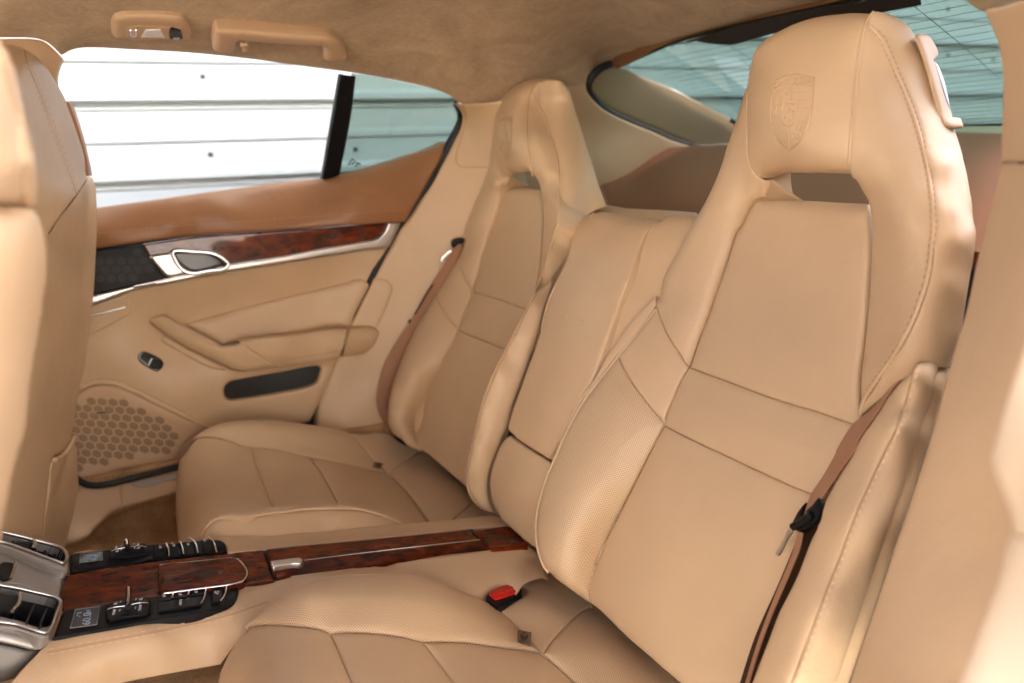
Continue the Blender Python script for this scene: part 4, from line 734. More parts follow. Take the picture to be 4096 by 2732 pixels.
FF_ = Surf(*[(k, x, y, 'f', f) for k, x, y, f in [
    ('T2',1570,545,.100),('T2',1450,513,.098),('T2',1300,545,.100),('T2',1180,620,.100),('T2',1135,720,.096),('T2',1117,900,.084),('T2',1165,1140,.058),('T2',1240,1190,.050),('T2',1240,800,.120),('T2',1250,950,.116),('T2',1280,1080,.098),('T2',1310,1172,.082),('T2',1330,620,.116),
    ('T2',1395,590,.108),('T2',1355,850,.112),('T2',1370,1060,.104),('T2',1400,1178,.084),('T2',1440,1268,.068),('T2',1455,1400,.054),('M2',1450,150,.034),('M2',1430,330,.014),('M2',1402,468,-.006),
    ('T2',1400,650,.100),('T2',1440,720,.090),('T2',1510,900,.080),('T2',1560,1100,.074),('T2',1570,1300,.072),('M2',1525,110,.064),('M2',1450,350,.030),('T2',1430,900,.104),('T2',1470,1150,.092),('T2',1510,1350,.078),('M2',1500,100,.058),
    ('T2',1095,1080,.064),('T2',1055,1220,.054),('T2',1000,1350,.048),('T2',930,1520,.038),('M2',899,170,.026),('T2',1150,1230,.058),('T2',1205,1263,.036),('T2',1120,1500,.022),('M2',1040,250,.006),('M2',985,432,.0),('T2',1040,1450,.042),('M2',960,200,.024),
    ('M2',730,452,.036),('M2',893,705,.0),('M2',830,500,.024),('M2',620,640,.046),('M2',510,870,.056),('M2',435,1090,.062),('M2',408,1290,.058),('M2',440,1400,.036),('M2',800,890,-.004),('M2',700,1090,-.008),('M2',605,1350,-.014),('M2',640,1500,-.02),
    ('M2',700,750,.034),('M2',600,1000,.040),('M2',520,1250,.040),('M2',530,1400,.024)]], sm=1e-5)
FI = Surf(*[(k, x, y, 'f', f) for k, x, y, f in [('M2',985,432,.0),('M2',1345,562,.0),('T2',1205,1263,.026),('T2',1440,1268,.026),('M2',1250,250,.0),('M2',893,705,.0),('M2',1195,838,.0),('M2',640,1500,-.02),('B2',935,243,-.022),('M2',1000,900,-.010),('M2',850,1250,-.012),('M2',1100,640,-.004)]], sm=1e-5)
FD = Surf(*[(k, x, y, 'f', f) for k, x, y, f in [('T2',1570,545,.100),('T2',1440,720,.090),('T2',1510,900,.080),('T2',1560,1100,.074),('T2',1570,1300,.072),('T2',1400,650,.100),('M2',1525,110,.064),('M2',1450,350,.030),('M2',1402,468,-.006),
    ('T2',1645,620,.066),('T2',1700,780,.034),('T2',1775,1010,.010),('T2',1850,1250,-.012),('T2',1892,1372,-.02),('T2',1600,800,.064),('T2',1660,1050,.052),('T2',1690,1280,.044),('T2',1655,1568,.036),('T2',1760,1385,.01),('M2',1580,180,.03),('M2',1520,350,.016)]], sm=1e-5)
panel('headrest', seat2, M['hide'], [(FSILH, .03, .012), (FL, *s_), (FB, .03, .022), (FR, *s_)], FF_, .06, back='view', bulge=.004, h=12)
panel('outer_wing', seat2, M['hide'], [(FWL, .02, .010), (FWS, *s_), (R(FIL), .016, .008), (C(P('T2', 1205,1263, 1225,1230), FL[-1:]), .012, .008), (R(FL), *s_)], FF_, .08, back=-SN, h=12)
panel('inner_wing', seat2, M['hide'], [(C(FR[:-2], P('T2', 1440,556)), *s_), (FCR, .004, .002), (R(FIR), .014, .009), (P('T2', 1440,1268, 1435,1245, 1420,1210, 1400,1178), .012, .008)], FF_, .06, back=-SN, h=12)
panel('inner_side', seat2, M['hide'], [(R(FCR), .004, .002), (C(P('M2', 1402,468, 1440,430, 1500,390, 1545,330, 1600,240, 1660,120), P('T2', 1720,1500, 1770,1440, 1840,1400, 1892,1385)), 0, 0), (P('T2', 1892,1372, 1880,1340, 1850,1250, 1810,1120, 1775,1010, 1740,900, 1700,780, 1670,690, 1645,620, 1610,575, 1570,545), .02, .007), (P('T2', 1570,545, 1500,541, 1440,556), *s_)], FD, .03, back='view', h=12)
panel('backrest_insert', seat2, M['emb'], [(FTOP, .016, .010), (FIR, .008, .006), (P('M2', 1402,468, 1420,530, 1400,585), 0, 0), (R(FS1), *s_), (R(FIL), .008, .006)], FI, .05, back=-SN, bulge=.006, h=12)
panel('backrest_insert', seat2, M['emb'], [(FS1, *s_), (P('M2', 1400,585, 1330,720, 1260,865), 0, 0), (R(FS2), *s_), (R(FIM), *s_)], FI, .04, back=-SN, bulge=.005, h=12)
panel('backrest_insert', seat2, M['emb'], [(FS2, *s_), (C(P('M2', 1260,865, 1180,1050, 1110,1300), P('B2', 1060,60, 1030,200, 1000,300)), 0, 0), (R(FJ), .012, .008), (R(FGL), *s_)], FI, .05, back=-SN, bulge=.008, h=12)
panel('shoulder', seat2, M['hide'], [(FWS, *s_), (FIM, *s_), (R(FBS), .005, .003), (R(FSL), .012, .008)], FF_, .05, back=-SN, bulge=.003, h=12)
panel('backrest_bolster', seat2, M['emb'], [(FBS, .005, .003), (FGL, *s_), (R(FBB), .02, .014), (R(FBL), .02, .014)], FF_, .06, back=-SN, bulge=.006, h=12)
# inner bolster: punched strip facing the occupant, plain flank facing the aisle
FSTI = C(P('M2', 1500,385, 1440,440, 1380,525, 1320,640, 1260,760, 1200,880, 1140,1000, 1090,1120, 1050,1240, 1020,1360, 990,1480), P('B2', 985,0, 965,80, 957,160, 962,240, 985,310, 1030,370, 1080,410, 1125,425))
FOCC = C(P('M2', 1500,385, 1430,430, 1360,520, 1300,630, 1240,740, 1185,845, 1120,970, 1068,1095, 1030,1220, 1000,1345, 975,1470), P('B2', 955,40, 940,110, 932,190, 938,260, 965,325, 1020,385, 1075,420, 1125,425))
FEDGE = C(P('M2', 1520,350, 1500,480, 1470,600, 1430,740, 1390,860, 1355,970, 1310,1100, 1265,1230, 1230,1370, 1200,1430, 1165,1530), P('B2', 1150,40, 1125,110, 1103,200, 1095,290, 1105,350, 1135,415))
FG = Surf(*[(k, x, y, 'y', v) for k, x, y, v in [('M2',1500,385,1.300),('M2',1380,525,1.272),('M2',1260,760,1.258),('M2',1140,1000,1.252),('M2',1050,1240,1.250),('M2',990,1480,1.250),('B2',957,160,1.250),('B2',985,310,1.250),('B2',1125,425,1.236),
    ('M2',1520,350,1.288),('M2',1470,600,1.252),('M2',1390,860,1.242),('M2',1310,1100,1.238),('M2',1230,1370,1.236),('M2',1165,1530,1.235),('B2',1103,200,1.234),('B2',1105,350,1.233),
    ('M2',1360,520,1.285),('M2',1185,845,1.275),('M2',1068,1095,1.268),('M2',975,1470,1.264),('B2',932,190,1.268),('B2',965,325,1.256)]], sm=1e-5)
panel('backrest_bolster', seat2, M['emb'], [(FSTI, .006, .004), (R(FOCC), .012, .010)], FG, .05, back=-SN, h=11)
panel('bolster_flank', seat2, M['hide'], [(FEDGE, .012, .008), (R(FSTI), .006, .004), (P('M2', 1500,385, 1520,350), 0, 0)], FG, .02, back='view', h=11)
MB().tube(on(FF_, smooth(FCR[2:], 8), -.0012), .0022, False, 8).build('wing_seam', M['pipe'], seat2, angle=60)
pp = MB(); pp.tube(on(FF_, smooth(C(FR[:-2], P('T2', 1440,556)), 7), .0005), .0022); pp.build('piping', M['pipe'], seat2, angle=60)
stitch(seat2, M['thread_dark'], [FCR[3:-1]], FF_, shift=-7, off=.0008); stitch(seat2, M['thread_dark'], [FCR[3:-1]], FD, shift=7, off=.0008)
stitch(seat2, M['thread'], [FSTI], FG, shift=5, off=-.0003, r=.0009); stitch(seat2, M['thread'], [FL[2:]], FF_, shift=5, off=-.001)
stitch(seat2, M['thread'], [P('T2', 1892,1372, 1850,1250, 1810,1120, 1775,1010, 1740,900, 1700,780, 1670,690)], FD, shift=6, off=-.004)
# ---- cushion
DP = C(P('M1', 1290,1430, 1330,1400, 1380,1370, 1450,1340, 1530,1321, 1650,1308, 1780,1307, 1900,1315, 2050,1335), P('M2', 0,1355, 80,1371, 150,1387, 200,1415, 250,1470, 300,1535), P('B2', 330,60, 375,110, 410,150))
DI = C(P('M1', 1290,1430, 1400,1420, 1480,1430, 1560,1450, 1620,1475, 1690,1490, 1800,1497, 1900,1510, 2000,1538), P('F', 780,1060, 800,1065, 840,1076, 875,1083), P('B2', 410,150))
DSIL = C(P('M1', 1290,1430, 1250,1470, 1220,1520), P('B1', 1190,40, 1165,120, 1150,230, 1145,350, 1147,480, 1155,600, 1165,680))
DA = C(P('M1', 1690,1490), P('B1', 1705,50, 1760,200, 1810,330, 1842,400))
DB = C(P('F', 710,1050), P('B1', 2150,140, 2200,230, 2250,320, 2290,390))
DBOL = C(P('B1', 1345,600, 1355,570, 1375,530, 1410,490, 1460,462, 1540,447, 1640,450, 1750,432, 1842,400+16, 1900,411, 2050,396, 2200,388, 2290,387), P('B2', 0,386, 100,386, 200,391, 300,410, 400,440, 500,488))
DREAR = P('B2', 410,150, 440,172, 480,205, 560,290, 640,400, 700,480)
DK = Surf(*[(a, x, y, k, f) for a, x, y, k, f in [('M1',1290,1430,'y',1.69),('M1',1450,1340,'y',1.70),('M1',1650,1308,'y',1.70),('M1',1900,1315,'y',1.70),('M2',0,1355,'y',1.70),('M2',200,1415,'y',1.69),('M2',300,1535,'y',1.64),('B2',410,150,'y',1.58),('M1',1690,1490,'y',1.61),('M1',2000,1538,'y',1.60),('F',840,1076,'y',1.59),
    ('B1',1190,40,'y',1.68),('B1',1150,230,'y',1.63),('B1',1147,480,'y',1.50),('B1',1165,680,'y',1.38),('B1',1350,200,'y',1.52),('B1',1300,400,'y',1.38),('B1',1345,600,'y',1.25),('B1',1700,250,'k',-.026),('B1',2100,200,'k',-.036),('B2',300,250,'k',-.055),('B2',640,400,'k',-.058),('B2',700,480,'y',1.27),('B1',1460,462,'y',1.252),('B1',1750,432,'y',1.252),('B1',2050,396,'y',1.252),('B2',100,386,'y',1.252),('B2',400,440,'y',1.25),('B2',500,488,'y',1.242),('M1',1900,1400,'y',1.648),('M1',1500,1400,'y',1.66),('B1',1900,300,'k',-.032)]], sm=1e-5, uv=((1, 0, .2), (0, 1, 0)))
panel('cushion_bolster', seat2, M['emb'], [(DP, .012, .008), (R(DI), .012, .008)], DK, .06, back=(0, 0, -1), bulge=.006, h=12)
panel('cushion_panel', seat2, M['emb'], [(DI[:6], .012, .008), (DA, .012, .005), (R(DBOL[:9]), .01, .007), (R(DSIL), .04, .025)], DK, .06, back=(.3, 0, -1), bulge=.004, h=12)
panel('cushion_panel', seat2, M['emb'], [(C(DI[5:8], DI[8:9], P('F', 710,1050)), .012, .008), (DB, .012, .005), (R(DBOL[8:13]), .01, .007), (R(DA), .012, .005)], DK, .05, back=(0, 0, -1), bulge=.005, h=12)
panel('cushion_panel', seat2, M['emb'], [(C(P('F', 710,1050), DI[9:]), .012, .008), (DREAR, .010, .008), (C(P('B2', 700,480, 600,520), R(DBOL[12:])), .01, .007), (R(DB), .012, .005)], DK, .05, back=(0, 0, -1), bulge=.005, h=12)
DSB = Surf(*[(a, x, y, 'y', f) for a, x, y, f in [('B1',1460,462,1.252),('B1',1750,432,1.252),('B1',2050,396,1.252),('B2',100,386,1.252),('B2',400,440,1.25),('B2',500,488,1.242),('B1',1345,600,1.248),('B1',1700,560,1.225),('B1',2351,540,1.222),('B1',1800,490,1.230),('B2',100,450,1.228),('B2',100,530,1.222),('B2',400,510,1.225)]], sm=1e-5)
panel('cushion_flank', seat2, M['hide'], [(DBOL, .012, .008), (C(P('B2', 500,500, 400,520, 200,545, 0,560), P('B1', 2100,590, 1800,600, 1500,610, 1345,600)), 0, 0)], DSB, .03, back=(0, 1, 0), h=12)
DJ = P('B2', 1135,415, 1060,440, 1000,355, 935,243, 870,195, 800,135, 720,65, 640,-11)
DQ = Surf(*[(a, x, y, k, f) for a, x, y, k, f in [('B2',410,150,'y',1.58),('B2',640,-11,'k',-.058),('B2',935,243,'k',-.060),('B2',640,400,'k',-.058),('B2',1060,440,'k',-.055),('B2',870,450,'k',-.050),('M2',160,1390,'y',1.70),('M2',300,1400,'y',1.71),('M2',440,1400,'y',1.72)]], sm=1e-5, uv=((1, 0, .2), (0, 1, 0)))
panel('cushion_rear_panel', seat2, M['emb'], [(C(P('B2', 445,178, 450,150, 480,118, 540,80, 600,40, 660,10)), .006, .004), (P('B2', 660,10, 690,20, 790,110, 870,180, 950,240, 1000,355), .02, .01), (P('B2', 1000,355, 940,400, 870,455), .006, .004), (P('B2', 870,455, 780,500, 700,480), 0, 0), (R(DREAR)[:-1], .01, .008)], DQ, .05, back=(0, 0, -1), bulge=.005, h=12)
panel('cushion_gusset', seat2, M['hide'], [(P('B2', 870,455, 940,400, 1000,355), .006, .004), (P('B2', 1000,355, 1060,400, 1150,425), .01, .008), (P('B2', 1150,425, 1100,480, 950,490, 870,455), 0, 0)], DQ, .04, back=(0, 0, -1), h=12)
panel('cushion_gusset', seat2, M['hide'], [(C(P('M2', 150,1387, 250,1395, 350,1385, 440,1400, 500,1448, 560,1480, 640,1503)), .012, .01), (P('B2', 640,0, 600,40, 540,80, 480,118, 450,150, 445,178, 410,150), .006, .004), (C(R(DP)[:6], P('M2', 150,1387)), .004, .002)], DQ, .04, back=(0, 0, -1), bulge=.002, h=12)
piping('cushion_piping', seat2, M['pipe'], DP, DK, .0026, -.004)
piping('cushion_seam', seat2, M['pipe'], DBOL[2:], DSB, .0024, -.0012)
stitch(seat2, M['thread'], [DBOL[3:]], DSB, shift=-6, off=.0005)
# ================================================================== FAR REAR DOOR
door = thing('car_door', 'closed far door with cognac top roll, burl strip and black storage pocket below the armrest', 'car door', (.3, 1.82, -.6))
SILL = C(P('T1', -400,1520, 250,1440, 665,1380, 1000,1336, 1500,1266, 2000,1205, 2165,1188), P('T2', 0,1190, 40,1185, 90,1165, 300,1110, 500,1050, 700,985, 800,938))
DRB = P('T2', 800,938, 812,962, 802,1005, 770,1075, 730,1150, 690,1222, 640,1312, 590,1400, 540,1492)
BBOTM = C(P('T2', 540,1492, 300,1507, 0,1522), P('M1', 2100,18, 1800,38, 1300,74, 900,122, 660,160, 200,215, -400,290))
BR = Surf(*([(k, x, y, 'y', v) for k, x, y, v in [('T1',-400,1520,1.81),('T1',665,1380,1.81),('T1',1500,1266,1.81),('T2',40,1185,1.81),('T2',500,1050,1.80),('T2',800,938,1.80),('T2',770,1075,1.775),('T2',640,1312,1.770),('T2',540,1492,1.776),
    ('T1',680,1558,1.755),('T1',1200,1512,1.755),('T1',2340,1432,1.755),('T2',560,1405,1.766),('M1',660,160,1.768),('M1',1300,74,1.768),('M1',2100,18,1.768),('T1',1500,1400,1.770),('T2',200,1260,1.772),('T1',700,1470,1.772),('M1',-400,290,1.768),('T1',-400,1650,1.756)]]), sm=1e-6)
panel('top_roll', door, M['brown'], [(SILL, .02, .012), (DRB, .006, .004), (BBOTM, .008, .006), (C(BBOTM[-1:], SILL[:1]), 0, 0)], BR, .03, back=(0, 1, 0), h=18)
stitch(door, M['thread_dark'], [C(P('T1', 660,1566, 1200,1518, 2340,1438), P('T2', 300,1424, 570,1408))], BR, off=.0006, L=.006, name='stitching')
# burl strip, speaker cover, bright strip
WD = Surf(*[(k, x, y, 'y', v) for k, x, y, v in [('M1',660,165,1.778),('M1',1300,80,1.7805),('M1',2100,22,1.7835),('M2',410,0,1.785),('M2',350,90,1.782),('M1',640,465,1.772),('M1',1150,360,1.776),('M1',2183,165,1.780),('M1',1540,265,1.777),('M1',1000,230,1.7765)]], sm=1e-6)
WTOP = C(P('M1', 960,132, 1300,82, 1800,45, 2100,25), P('M2', 0,20, 200,2, 415,-12))
WBOT = C(P('M2', 415,-12, 395,35, 372,66, 345,90, 200,120, 0,152), P('M1', 1900,208, 1700,238, 1540,262))
panel('burl_strip', door, M['wood_door'], [(WTOP, .004, .002), (P('M2', 415,-12, 395,35, 372,66, 345,90), .004, .002), (WBOT[3:], .003, .002), (P('M1', 1540,262, 1400,290, 1150,320, 1050,270, 1000,195, 960,132), .002, .001)], WD, .012, back=(0, 1, 0), h=12)
spc = plate('speaker_cover', door, M['black'], [P('M1', -300,290, 300,210, 660,168, 960,134), P('M1', 960,134, 1000,195, 1050,275, 1100,345, 1160,358), P('M1', 1160,358, 900,408, 640,468, 200,560, -300,670), P('M1', -300,670, -300,290)], WD, 0, .012, .003, .002)
GRP = P('M1', 300,230, 640,172, 930,150, 975,170, 1040,260, 1110,345, 860,392, 640,440, 300,510)
hexes('speaker_cell', spc, M['dgrille'], GRP, WD, P('M1', 740,245)[0], (74 / SC, -2 / SC), (3 / SC, 56 / SC), off=.0007)
STRT = C(P('M1', -300,675, 200,565, 640,470, 900,410, 1150,357, 1300,325, 1540,270, 1900,213), P('M2', 0,157, 200,124, 350,94, 378,70, 402,38, 422,-14))
STRB = C(P('M2', 505,-14, 490,30, 462,90, 425,150, 300,168, 0,214), P('M1', 2000,245, 1500,324, 1150,392, 900,442, 640,537, 200,640, -300,770))
panel('bright_strip', door, M['satin'], [(STRT, .004, .003), (P('M2', 422,-14, 505,-14), .002, .001), (STRB, .008, .006), (C(STRB[-1:], STRT[:1]), 0, 0)], WD, .014, back=(0, 1, 0), off=.004, h=10)
piping('bright_edge', door, M['chrome'], STRT[3:-3], WD, .0014, .0048, 8)
# opening lever in its bright bezel
lev = plate('door_lever', door, M['satin'], [P('M1', 1003,215, 1020,204, 1160,182), P('M1', 1160,182, 1170,225, 1200,270, 1275,318), P('M1', 1275,318, 1150,350, 1120,345, 1060,285, 1003,215)], WD, .012, .012, .006, .005, h=8)
plate('lever_cup', lev, M['gloss'], P('M1', 1170,190, 1300,186, 1400,196, 1460,222, 1500,262, 1440,285, 1300,312, 1230,280, 1185,235), WD, .005, .008, .004, .003, h=8)
rim = MB(); rim.tube(on(WD, smooth(P('M1', 1160,180, 1300,178, 1420,190, 1490,222, 1530,262, 1500,292, 1400,305, 1290,322, 1225,300, 1180,240), 7, True), .010), .0045, True, 10); rim.build('lever_rim', M['chrome'], lev, angle=60)
# leather card below, with recessed upper field, pocket, switch, speaker
PB = C(P('F', 925,522, 895,582, 868,640, 833,712, 798,782, 772,842, 742,912, 712,968))
CARD = [C(P('M1', -300,765, 640,532, 900,440, 1150,390, 1500,322, 2000,242), P('M2', 0,212, 300,167, 425,149)), C(P('M2', 425,149, 400,195), P('F', 868,640, 833,712, 798,782, 772,842, 742,912, 712,968)), P('F', 712,968, 640,985, 560,1010, 420,1085, 300,1100, 185,1112), C(P('F', 185,1112), P('M1', -300,1500, -300,765))]
DC = Surf(*[(k, x, y, 'y', v) for k, x, y, v in [('M1',640,535,1.792),('M1',1150,392,1.790),('M1',2000,245,1.790),('M2',425,150,1.790),('F',833,712,1.800),('F',772,842,1.800),('F',712,968,1.802),('M1',1200,660,1.822),('M1',1500,585,1.826),('M1',1800,505,1.826),('M1',2100,435,1.822),('M2',100,370,1.816),('M1',1300,470,1.806),('M1',1900,370,1.808),('M1',1500,800,1.808),
    ('M1',700,700,1.796),('M1',800,900,1.790),('M1',1100,1100,1.785),('M1',1500,1050,1.790),('M1',2100,950,1.795),('M1',600,1050,1.800),('M1',900,1110,1.792),('M1',1350,1350,1.800),('F',420,1085,1.79),('F',185,1112,1.78),('M1',520,1200,1.805),('M1',1700,1250,1.803),('M1',-300,765,1.79),('M1',-300,1500,1.79)]], sm=1e-6)
POCK = P('M1', 1505,1130, 1512,1085, 1545,1055, 1600,1040, 1850,995, 2140,948, 2158,965, 2150,1010, 2130,1055, 2090,1082, 1850,1135, 1620,1172, 1545,1178, 1515,1160)
panel('door_card', door, M['hide'], [(CARD[0], .006, .003), (CARD[1], .012, .008), (CARD[2], .01, .006), (CARD[3], 0, 0)], DC, .02, back=(0, 1, 0), h=18, holes=[(POCK, .010, .006)])
pk = panel('pocket_opening', door, M['rubber'], [(POCK, 0, 0)], DC, .01, back=(0, 1, 0), off=-.016, h=20)
# crease under the bright strip and soft upper field
FIELD = C(P('M1', 1225,665, 1500,590, 1800,510, 2100,440, 2351,375), P('M2', 100,400-25, 250,360))
FU = [FIELD, P('M2', 250,360, 300,400, 270,470, 200,600, 170,690), C(P('M2', 170,690, 0,685), P('M1', 2000,735, 1620,785, 1490,812)), P('M1', 1490,812, 1380,745, 1225,665)]
panel('upper_field', door, M['hide'], [(a, .016, .010) for a in FU], DC, .012, back=(0, 1, 0), off=.010, h=14, bulge=.002)
stitch(door, M['thread'], [C(P('M1', 900,500, 1300,415, 1800,320, 2351,235), P('M2', 200,235, 400,215))], DC, off=.0006, L=.005)
# grab handle and armrest
DA_ = Surf(*[(k, x, y, 'y', v) for k, x, y, v in [('M1',995,650,1.790),('M1',1100,605,1.780),('M1',1220,680,1.765),('M1',1490,815,1.735),('M1',1100,730,1.772),('M1',1300,850,1.755),('M1',1560,980,1.735),('M1',1850,970,1.735),('M1',1660,840,1.725),('M1',1610,785,1.735),('M1',2320,690,1.750),('M1',2300,830,1.728),('M1',2260,900,1.742),('M1',1900,860,1.715),('M1',1990,735,1.742),('M1',1880,970,1.74)]], sm=1e-6)
gh = panel('pull_handle', door, M['pad'], [P_ for P_ in [(P('M1', 995,655, 1005,632, 1085,603, 1110,610, 1220,680, 1380,760, 1490,815), .012, .009), (P('M1', 1490,815, 1560,808, 1615,790), .010, .007), (P('M1', 1615,790, 1700,850, 1800,920, 1875,972), .003, .002), (P('M1', 1875,972, 1760,985, 1640,992, 1560,980, 1480,940, 1300,850, 1150,760, 1080,715, 995,655), .022, .016)]], DA_, .05, back=(0, 1, -.25), h=12)
ar = panel('armrest', door, M['pad'], [(C(P('M1', 1605,785, 1625,775, 1990,730, 2250,692, 2330,690)), .014, .010), (P('M1', 2330,690, 2322,760, 2300,830, 2262,905), .004, .002), (P('M1', 2262,905, 2050,940, 1880,972), .014, .010), (P('M1', 1880,972, 1800,920, 1700,850, 1605,785), .003, .002)], DA_, .06, back=(0, 1, -.1), h=12)
piping('armrest_seam', ar, M['thread_dark'], P('M1', 1815,925, 2000,893, 2270,848), DA_, .0008, -.0002)
panel('handle_recess', door, M['hide'], [(P('M1', 1090,740, 1080,770, 1110,800, 1200,850, 1320,920, 1440,972, 1520,975), .010, .006), (P('M1', 1520,975, 1300,860, 1090,740), 0, 0)], DC, .01, back=(0, 1, 0), off=.006, h=12)
# switch
sw = plate('window_switch', door, M['gloss'], P('M1', 925,885, 945,855, 975,850, 1085,905, 1098,930, 1085,965, 1055,985, 1030,978, 935,915), DC, .003, .006, .003, .002, h=8)
plate('switch_rocker', sw, M['black'], P('M1', 1000,945, 1015,905, 1030,898, 1085,925, 1070,965, 1050,972), DC, .006, .003, .002, .001, h=8)
piping('switch_tip', sw, M['chrome'], P('M1', 997,942, 1005,915, 1016,897), DC, .0012, .0068)
# lid in the forward corner
lidq = [P('M1', -300,750, 640,520, 850,482), P('M1', 850,482, 878,500, 885,560, 870,602), P('M1', 870,602, 800,640, 605,742, -300,1150), P('M1', -300,1150, -300,750)]
lid = plate('card_lid', door, M['hide'], lidq, DC, .003, .006, .004, .003)
piping('lid_blade', lid, M['satin'], P('M1', 300,690, 620,605, 740,575, 840,550), DC, .0028, .004)
# lower speaker grille
GRO = C(P('M1', 300,1220, 530,1130, 600,1090, 680,1072, 760,1075, 840,1100, 1000,1175, 1200,1275, 1400,1378, 1300,1420, 1220,1490, 1180,1568, 800,1640, 300,1750))
sg = panel('speaker_grille', door, M['plastic'], [(GRO, .012, .007)], DC, .01, back=(0, 1, 0), off=.009, h=14)
GRI = C(P('M1', 400,1250, 520,1180, 640,1130, 740,1122, 860,1170, 1050,1265, 1290,1385, 1230,1440, 1210,1520, 900,1580, 400,1690))
hexes('speaker_cell', sg, M['grille'], GRI, DC, P('M1', 690,1180)[0], (72 / SC, 4 / SC), (10 / SC, 51 / SC), off=.0096)
MB().tube(on(DC, P('M1', 640,1256, 690,1250, 735,1247), .0115), .0022, flat=.6).build('speaker_badge', M['satin'], sg)
# raised swage over the speaker and lower edge
piping('swage', door, M['hide'], C(P('M1', 300,1190, 530,1100, 620,1060, 700,1050, 790,1062, 1000,1155, 1200,1258, 1400,1360)), DC, .007, .0015, 10)
low_ = [P('F', 150,1105, 240,1080, 320,1065, 425,1045), P('F', 425,1045, 418,1068, 400,1080), P('F', 400,1080, 330,1095, 250,1110, 205,1113, 185,1105), P('F', 185,1105, 150,1105)]
panel('door_foot', door, M['hide'], [(a, .008, .005) for a in low_], DC, .02, back=(0, 1, 0), off=.004, h=14)
# window glass, divider, quarter pane
WG = Surf(*[(k, x, y, 'y', v) for k, x, y, v in [('T1',430,400,1.70),('T1',1300,385,1.69),('T1',2285,500,1.69),('T2',860,690,1.72),('T1',665,1380,1.835),('T1',1500,1266,1.832),('T2',40,1185,1.828),('T2',800,938,1.81),('T2',900,800,1.76)]])
panel('window_pane', door, M['glass'], [(P('T1', -300,330, 430,330, 900,340, 1400,370, 2285,470), 0, 0), (P('T1', 2285,470, 2165,1230), 0, 0), (P('T1', 2165,1230, 1500,1310, 665,1420, -300,1540), 0, 0), (P('T1', -300,1540, -300,330), 0, 0)], WG, .004, back=(0, 1, 0), h=60)
panel('quarter_pane', door, M['tint'], [(P('T2', 180,490, 330,510, 500,545, 680,585, 800,620, 880,670, 915,730, 930,790, 915,860), 0, 0), (P('T2', 915,860, 860,925, 800,965, 700,1010, 500,1075, 300,1135, 80,1195), 0, 0), (P('T2', 80,1195, 180,490), 0, 0)], WG, .004, back=(0, 1, 0), h=40)
panel('window_divider', door, M['black'], [(P('T2', 100,485, 205,500), 0, 0), (P('T2', 205,500, 165,800, 90,1185), .006, .004), (P('T2', 90,1185, -25,1200), 0, 0), (P('T2', -25,1200, 40,830, 100,485), .006, .004)], WG, .02, back=(0, 1, 0), off=.012, h=14)
mk = MB()
for x, y in ((183, 1070), (170, 1085), (200, 1085), (160, 1100), (185, 1098), (208, 1110), (230, 1100), (218, 1095)): mk.box(on(WG, P('T2', x, y), .001)[0], (.003, 0, 0), (0, .0003, 0), (0, 0, .0016))
mk.build('glass_mark', M['black'], door, kind='stuff')
# weather seal along the shut line
SEAL = C(P('T2', 885,690, 910,740, 918,800, 905,860, 870,940, 825,1030, 770,1130, 700,1240, 620,1370, 560,1470), P('M2', 500,20, 440,150, 385,240, 330,345, 265,480, 210,590, 160,700, 120,800, 75,900, 30,1020, -40,1180))
WS = Surf(*[(k, x, y, 'y', v) for k, x, y, v in [('T2',885,690,1.72),('T2',918,800,1.765),('T2',870,940,1.785),('T2',700,1240,1.79),('M2',500,20,1.795),('M2',330,345,1.80),('M2',160,700,1.81),('M2',30,1020,1.81),('M2',-40,1180,1.81)]])
sl = MB(); qs = smooth(SEAL, 10); nrr = len(qs); sl.tube(on(WS, qs, -.004), np.interp(np.linspace(0, 1, nrr), [0, .12, .25, .4, 1], [.003, .012, .014, .009, .0065]), False, 10); sl.build('shut_seal', M['rubber'], door, angle=60)
# ================================================================== CENTRE BACKREST
cbk = thing('middle_seatback', 'narrow tan leather centre backrest between the two rear seats, two small dents in it', 'backrest', (.55, 1.11, -.6))
ML = P('F', 1345,482, 1326,502, 1311,540, 1297,600, 1263,680, 1232,780, 1200,868, 1168,960, 1164,985, 1180,1003)
MT = P('F', 1345,482, 1375,474, 1430,480, 1480,490, 1514,499)
MR = P('F', 1514,499, 1492,520, 1471,560, 1451,620, 1421,700, 1390,790, 1360,870, 1310,970, 1258,1053)
MBm = P('F', 1180,1003, 1220,1030, 1258,1053)
CB = Surf(*[('F', x, y, 'f', f) for x, y, f in [(1345,482,.020),(1430,480,.016),(1514,499,.022),(1311,540,.036),(1297,600,.042),(1232,780,.040),(1168,960,.030),(1471,560,.036),(1421,700,.042),(1360,870,.040),(1258,1053,.030),(1400,560,.042),(1330,780,.046),(1230,980,.038)]], sm=1e-6)
panel('armrest_flap', cbk, M['hide'], [(MT, .04, .028), (MR, .010, .007), (R(MBm), .006, .004), (R(ML), .012, .009)], CB, .08, back=-SN, bulge=.003, h=14)
CRs = Surf(*[('F', x, y, 'f', f) for x, y, f in [(1514,499,.017),(1590,488,.006),(1471,560,.030),(1421,700,.034),(1360,870,.032),(1258,1053,.024),(1560,560,.016),(1500,680,.016),(1400,870,.022)]], sm=1e-6)
panel('backrest_edge', cbk, M['hide'], [(P('F', 1514,499, 1540,486, 1580,485, 1660,500), .03, .02), (P('F', 1660,500, 1600,640, 1560,720, 1470,850, 1380,960, 1290,1060), 0, 0), (P('F', 1290,1060, 1258,1053), 0, 0), (R(MR), .010, .008)], CRs, .08, back=-SN, h=14)
CBl = Surf(*[('F', x, y, 'f', f) for x, y, f in [(1166,998,.028),(1258,1053,.028),(1122,1100,.016),(1145,1190,.004),(1225,1255,-.006),(1240,1150,.02),(1190,1120,.026)]], sm=1e-6)
